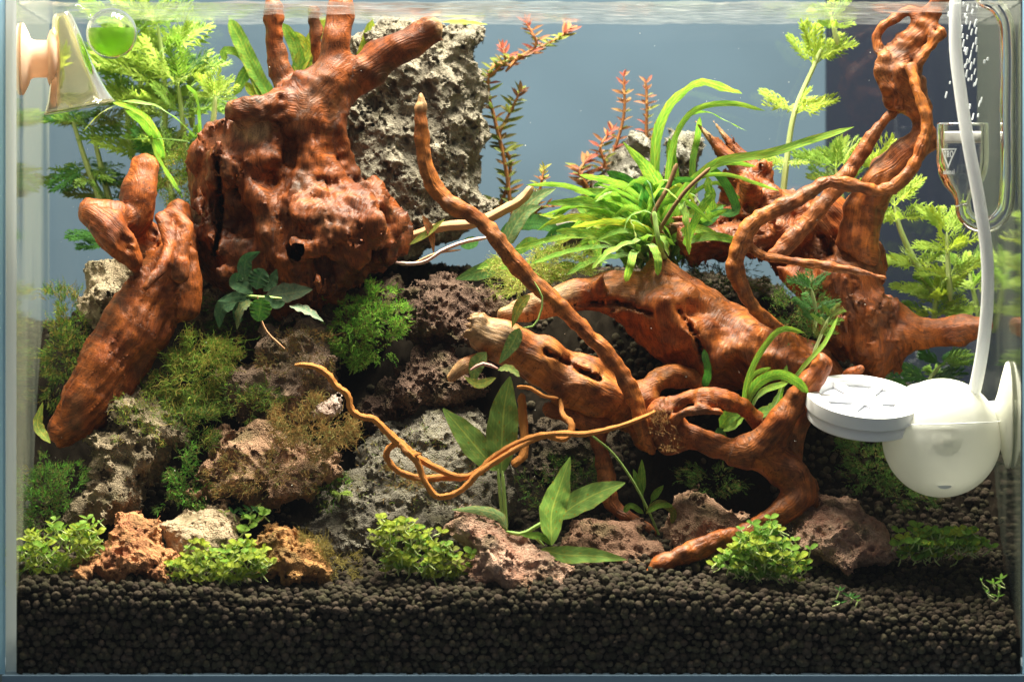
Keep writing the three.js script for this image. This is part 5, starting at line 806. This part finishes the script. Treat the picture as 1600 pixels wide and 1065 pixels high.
{ // hose, pump
  const hose = tubePx([[1494, -12, -.012, 9], [1493, 30, -.012, 9.5], [1494, 80, -.012, 10], [1501, 140, -.011, 10], [1513, 220, -.01, 10], [1530, 310, -.01, 10], [1542, 390, -.011, 10], [1544, 460, -.014, 10], [1538, 530, -.022, 10], [1530, 580, -.034, 10], [1520, 625, -.045, 10]], { sides: 18, step: .0015 });
  lone('air_hose', hose, std({ color: rgb(.96, .97, .98), roughness: .8, transmission: .3, thickness: 0, side: THREE.DoubleSide, specularIntensity: .6 }), 'white flexible air hose running from the surface down to the pump', 'hose');
  const z = -.05, c = P(1472, 684, z), k = S * (D - z) / D, t = thing('water_pump', 'white ball shaped water pump with a spoked ring and suction cup', 'pump', P(1472, 780, z));
  part('housing', new THREE.SphereGeometry(93 * k, 64, 48).translate(c.x, c.y, c.z), milky, t);
  part('seam', new THREE.TorusGeometry(93.3 * k, .9 * k, 8, 96).rotateX(Math.PI / 2).rotateZ(.03).translate(c.x, c.y + 24 * k, c.z).scale(1, 1, 1), whitePlastic, t);
  part('core', new THREE.CapsuleGeometry(38 * k, 70 * k, 8, 28).rotateZ(1.3).translate(c.x, c.y + 38 * k, c.z - .002), std({ color: rgb(.85, .86, .88), roughness: .5 }), t);
  const nub = (r, h) => new THREE.CylinderGeometry(r * k, r * k * 1.15, h * k, 32).rotateX(Math.PI / 2);
  const solid = std({ color: rgb(.96, .96, .93), roughness: .45 });
  const cap = (R, r, y) => new THREE.SphereGeometry(R * k, 40, 10, 0, Math.PI * 2, 0, Math.asin(r / R)).rotateX(Math.PI / 2 + Math.asin((2 - y) / 93) * 0).translate(c.x, c.y + y * k, c.z); part('boss', cap(94, 24, -2), milky, t); part('screw', cap(94.8, 9, -2), milky, t);
  part('peg', new THREE.SphereGeometry(10 * k, 20, 14).scale(1.1, .5, .3).translate(c.x, c.y - 73 * k, c.z + 56 * k), solid, t);
  const ring = new THREE.Group(); ring.name = 'intake_ring'; const rc = P(1350, 627, z + .006); ring.position.copy(rc).sub(t.position); ring.rotation.set(0.36, 0, -0.09); t.add(ring);
  const gauze = std({ color: rgb(.78, .8, .88), roughness: .9 }), sub = (name, geo) => { const m = shade(new THREE.Mesh(geo, name === 'mesh_floor' ? gauze : whitePlastic)); m.name = name; ring.add(m); };
  const lat = (pr) => new THREE.LatheGeometry(pr.map(([r, y]) => new THREE.Vector2(r * k, y * k)), 72);
  sub('rim', lat([[70, 8], [71.5, 9], [89, 9], [90.5, 7.5], [90.5, -12], [89.5, -13], [86, -13], [70, -13], [70, 8]])); sub('lower_band', lat([[60, -13.4], [86, -13.4], [86, -31], [84, -33], [0, -35]]));
  sub('mesh_floor', lat([[0, -3], [69.8, -3], [69.8, -6], [0, -6]]));
  for (let i = 0; i < 6; i++) { const a = i * Math.PI / 3 + 0.1, L = 60; sub('spoke', new THREE.BoxGeometry(L * k, 8 * k, 11 * k).translate((10 + L / 2) * k, 3 * k, 0).rotateY(a)); }
  sub('hub', new THREE.CylinderGeometry(13 * k, 13 * k, 10 * k, 28).translate(0, 3 * k, 0));
  const arm = new THREE.CylinderGeometry(17 * k, 20 * k, 40 * k, 24).rotateZ(Math.PI / 2).translate(c.x + 88 * k, c.y + 40 * k, c.z); part('arm', arm, whitePlastic, t);
  const s = lathePx([[0, 4], [30, 5], [66, 2], [86, 0], [84, 4], [64, 10], [36, 17], [22, 22], [20, 34], [0, 34]], 48).rotateZ(Math.PI / 2); part('suction_cup', s.translate(xr - .0006, c.y + 36 * k, c.z), std({ color: rgb(.86, .86, .76), roughness: .6, transmission: .4, thickness: 0, side: THREE.DoubleSide }), t);
}
{ // gas bubbles rising over the diffuser
  const spots = [[1483, 22], [1506, 6], [1509, 24], [1511, 32], [1503, 45], [1505, 56], [1516, 40], [1519, 50], [1525, 36], [1528, 6], [1533, 9], [1506, 68], [1511, 80], [1508, 77], [1521, 72], [1526, 64], [1527, 76], [1512, 96], [1516, 93], [1518, 103], [1523, 96], [1511, 115], [1514, 124], [1519, 121], [1523, 132], [1526, 128], [1485, 129], [1479, 148], [1534, 156], [1531, 162], [1516, 166], [1521, 182], [1529, 180], [1499, 184], [1539, 96], [1544, 92], [1513, 12], [1520, 18], [1512, 58], [1518, 84], [1509, 103], [1526, 48], [1524, 112]];
  const r = rng(91), geo = new THREE.CapsuleGeometry(1.5 * S, 5 * S, 4, 10), m = std({ color: rgb(.9, .93, .97), roughness: .12, transmission: .35, thickness: 0, specularIntensity: 1, side: THREE.DoubleSide }); let first;
  spots.forEach(([x, y]) => { let o; if (!first) { o = first = shade(new THREE.Mesh(geo, m)); tag(o, 'tiny bright gas bubble rising above the glass diffuser cup', 'bubble', 'gas bubbles rising above the diffuser'); } else o = first.clone(); o.name = numbered('bubble'); o.position.copy(P(x, y, -.034 + r() * .014)); o.rotation.set(0, 0, -.12 - r() * .15); o.scale.set(.7 + r() * .6, .6 + r() * 1.2, .8); scene.add(o); });
}
{ // tiny specks drifting in the water
  const r = rng(120), n = 150, im = shade(new THREE.InstancedMesh(new THREE.IcosahedronGeometry(1, 0), std({ color: rgb(.75, .75, .68), roughness: .8 }), n)), M = new THREE.Matrix4();
  for (let i = 0; i < n; i++) { const z = -.01 - .19 * r(), p = P(80 + 1400 * r(), 50 + 720 * r(), z), k = .00012 + .00022 * r() * r(); M.makeScale(k, k, k).setPosition(p); im.setMatrixAt(i, M); }
  im.name = 'floating_specks'; tag(im, 'tiny pale specks drifting everywhere in the clear water', 'debris', null, 'stuff'); scene.add(im);
}
renderer.render(scene, camera);
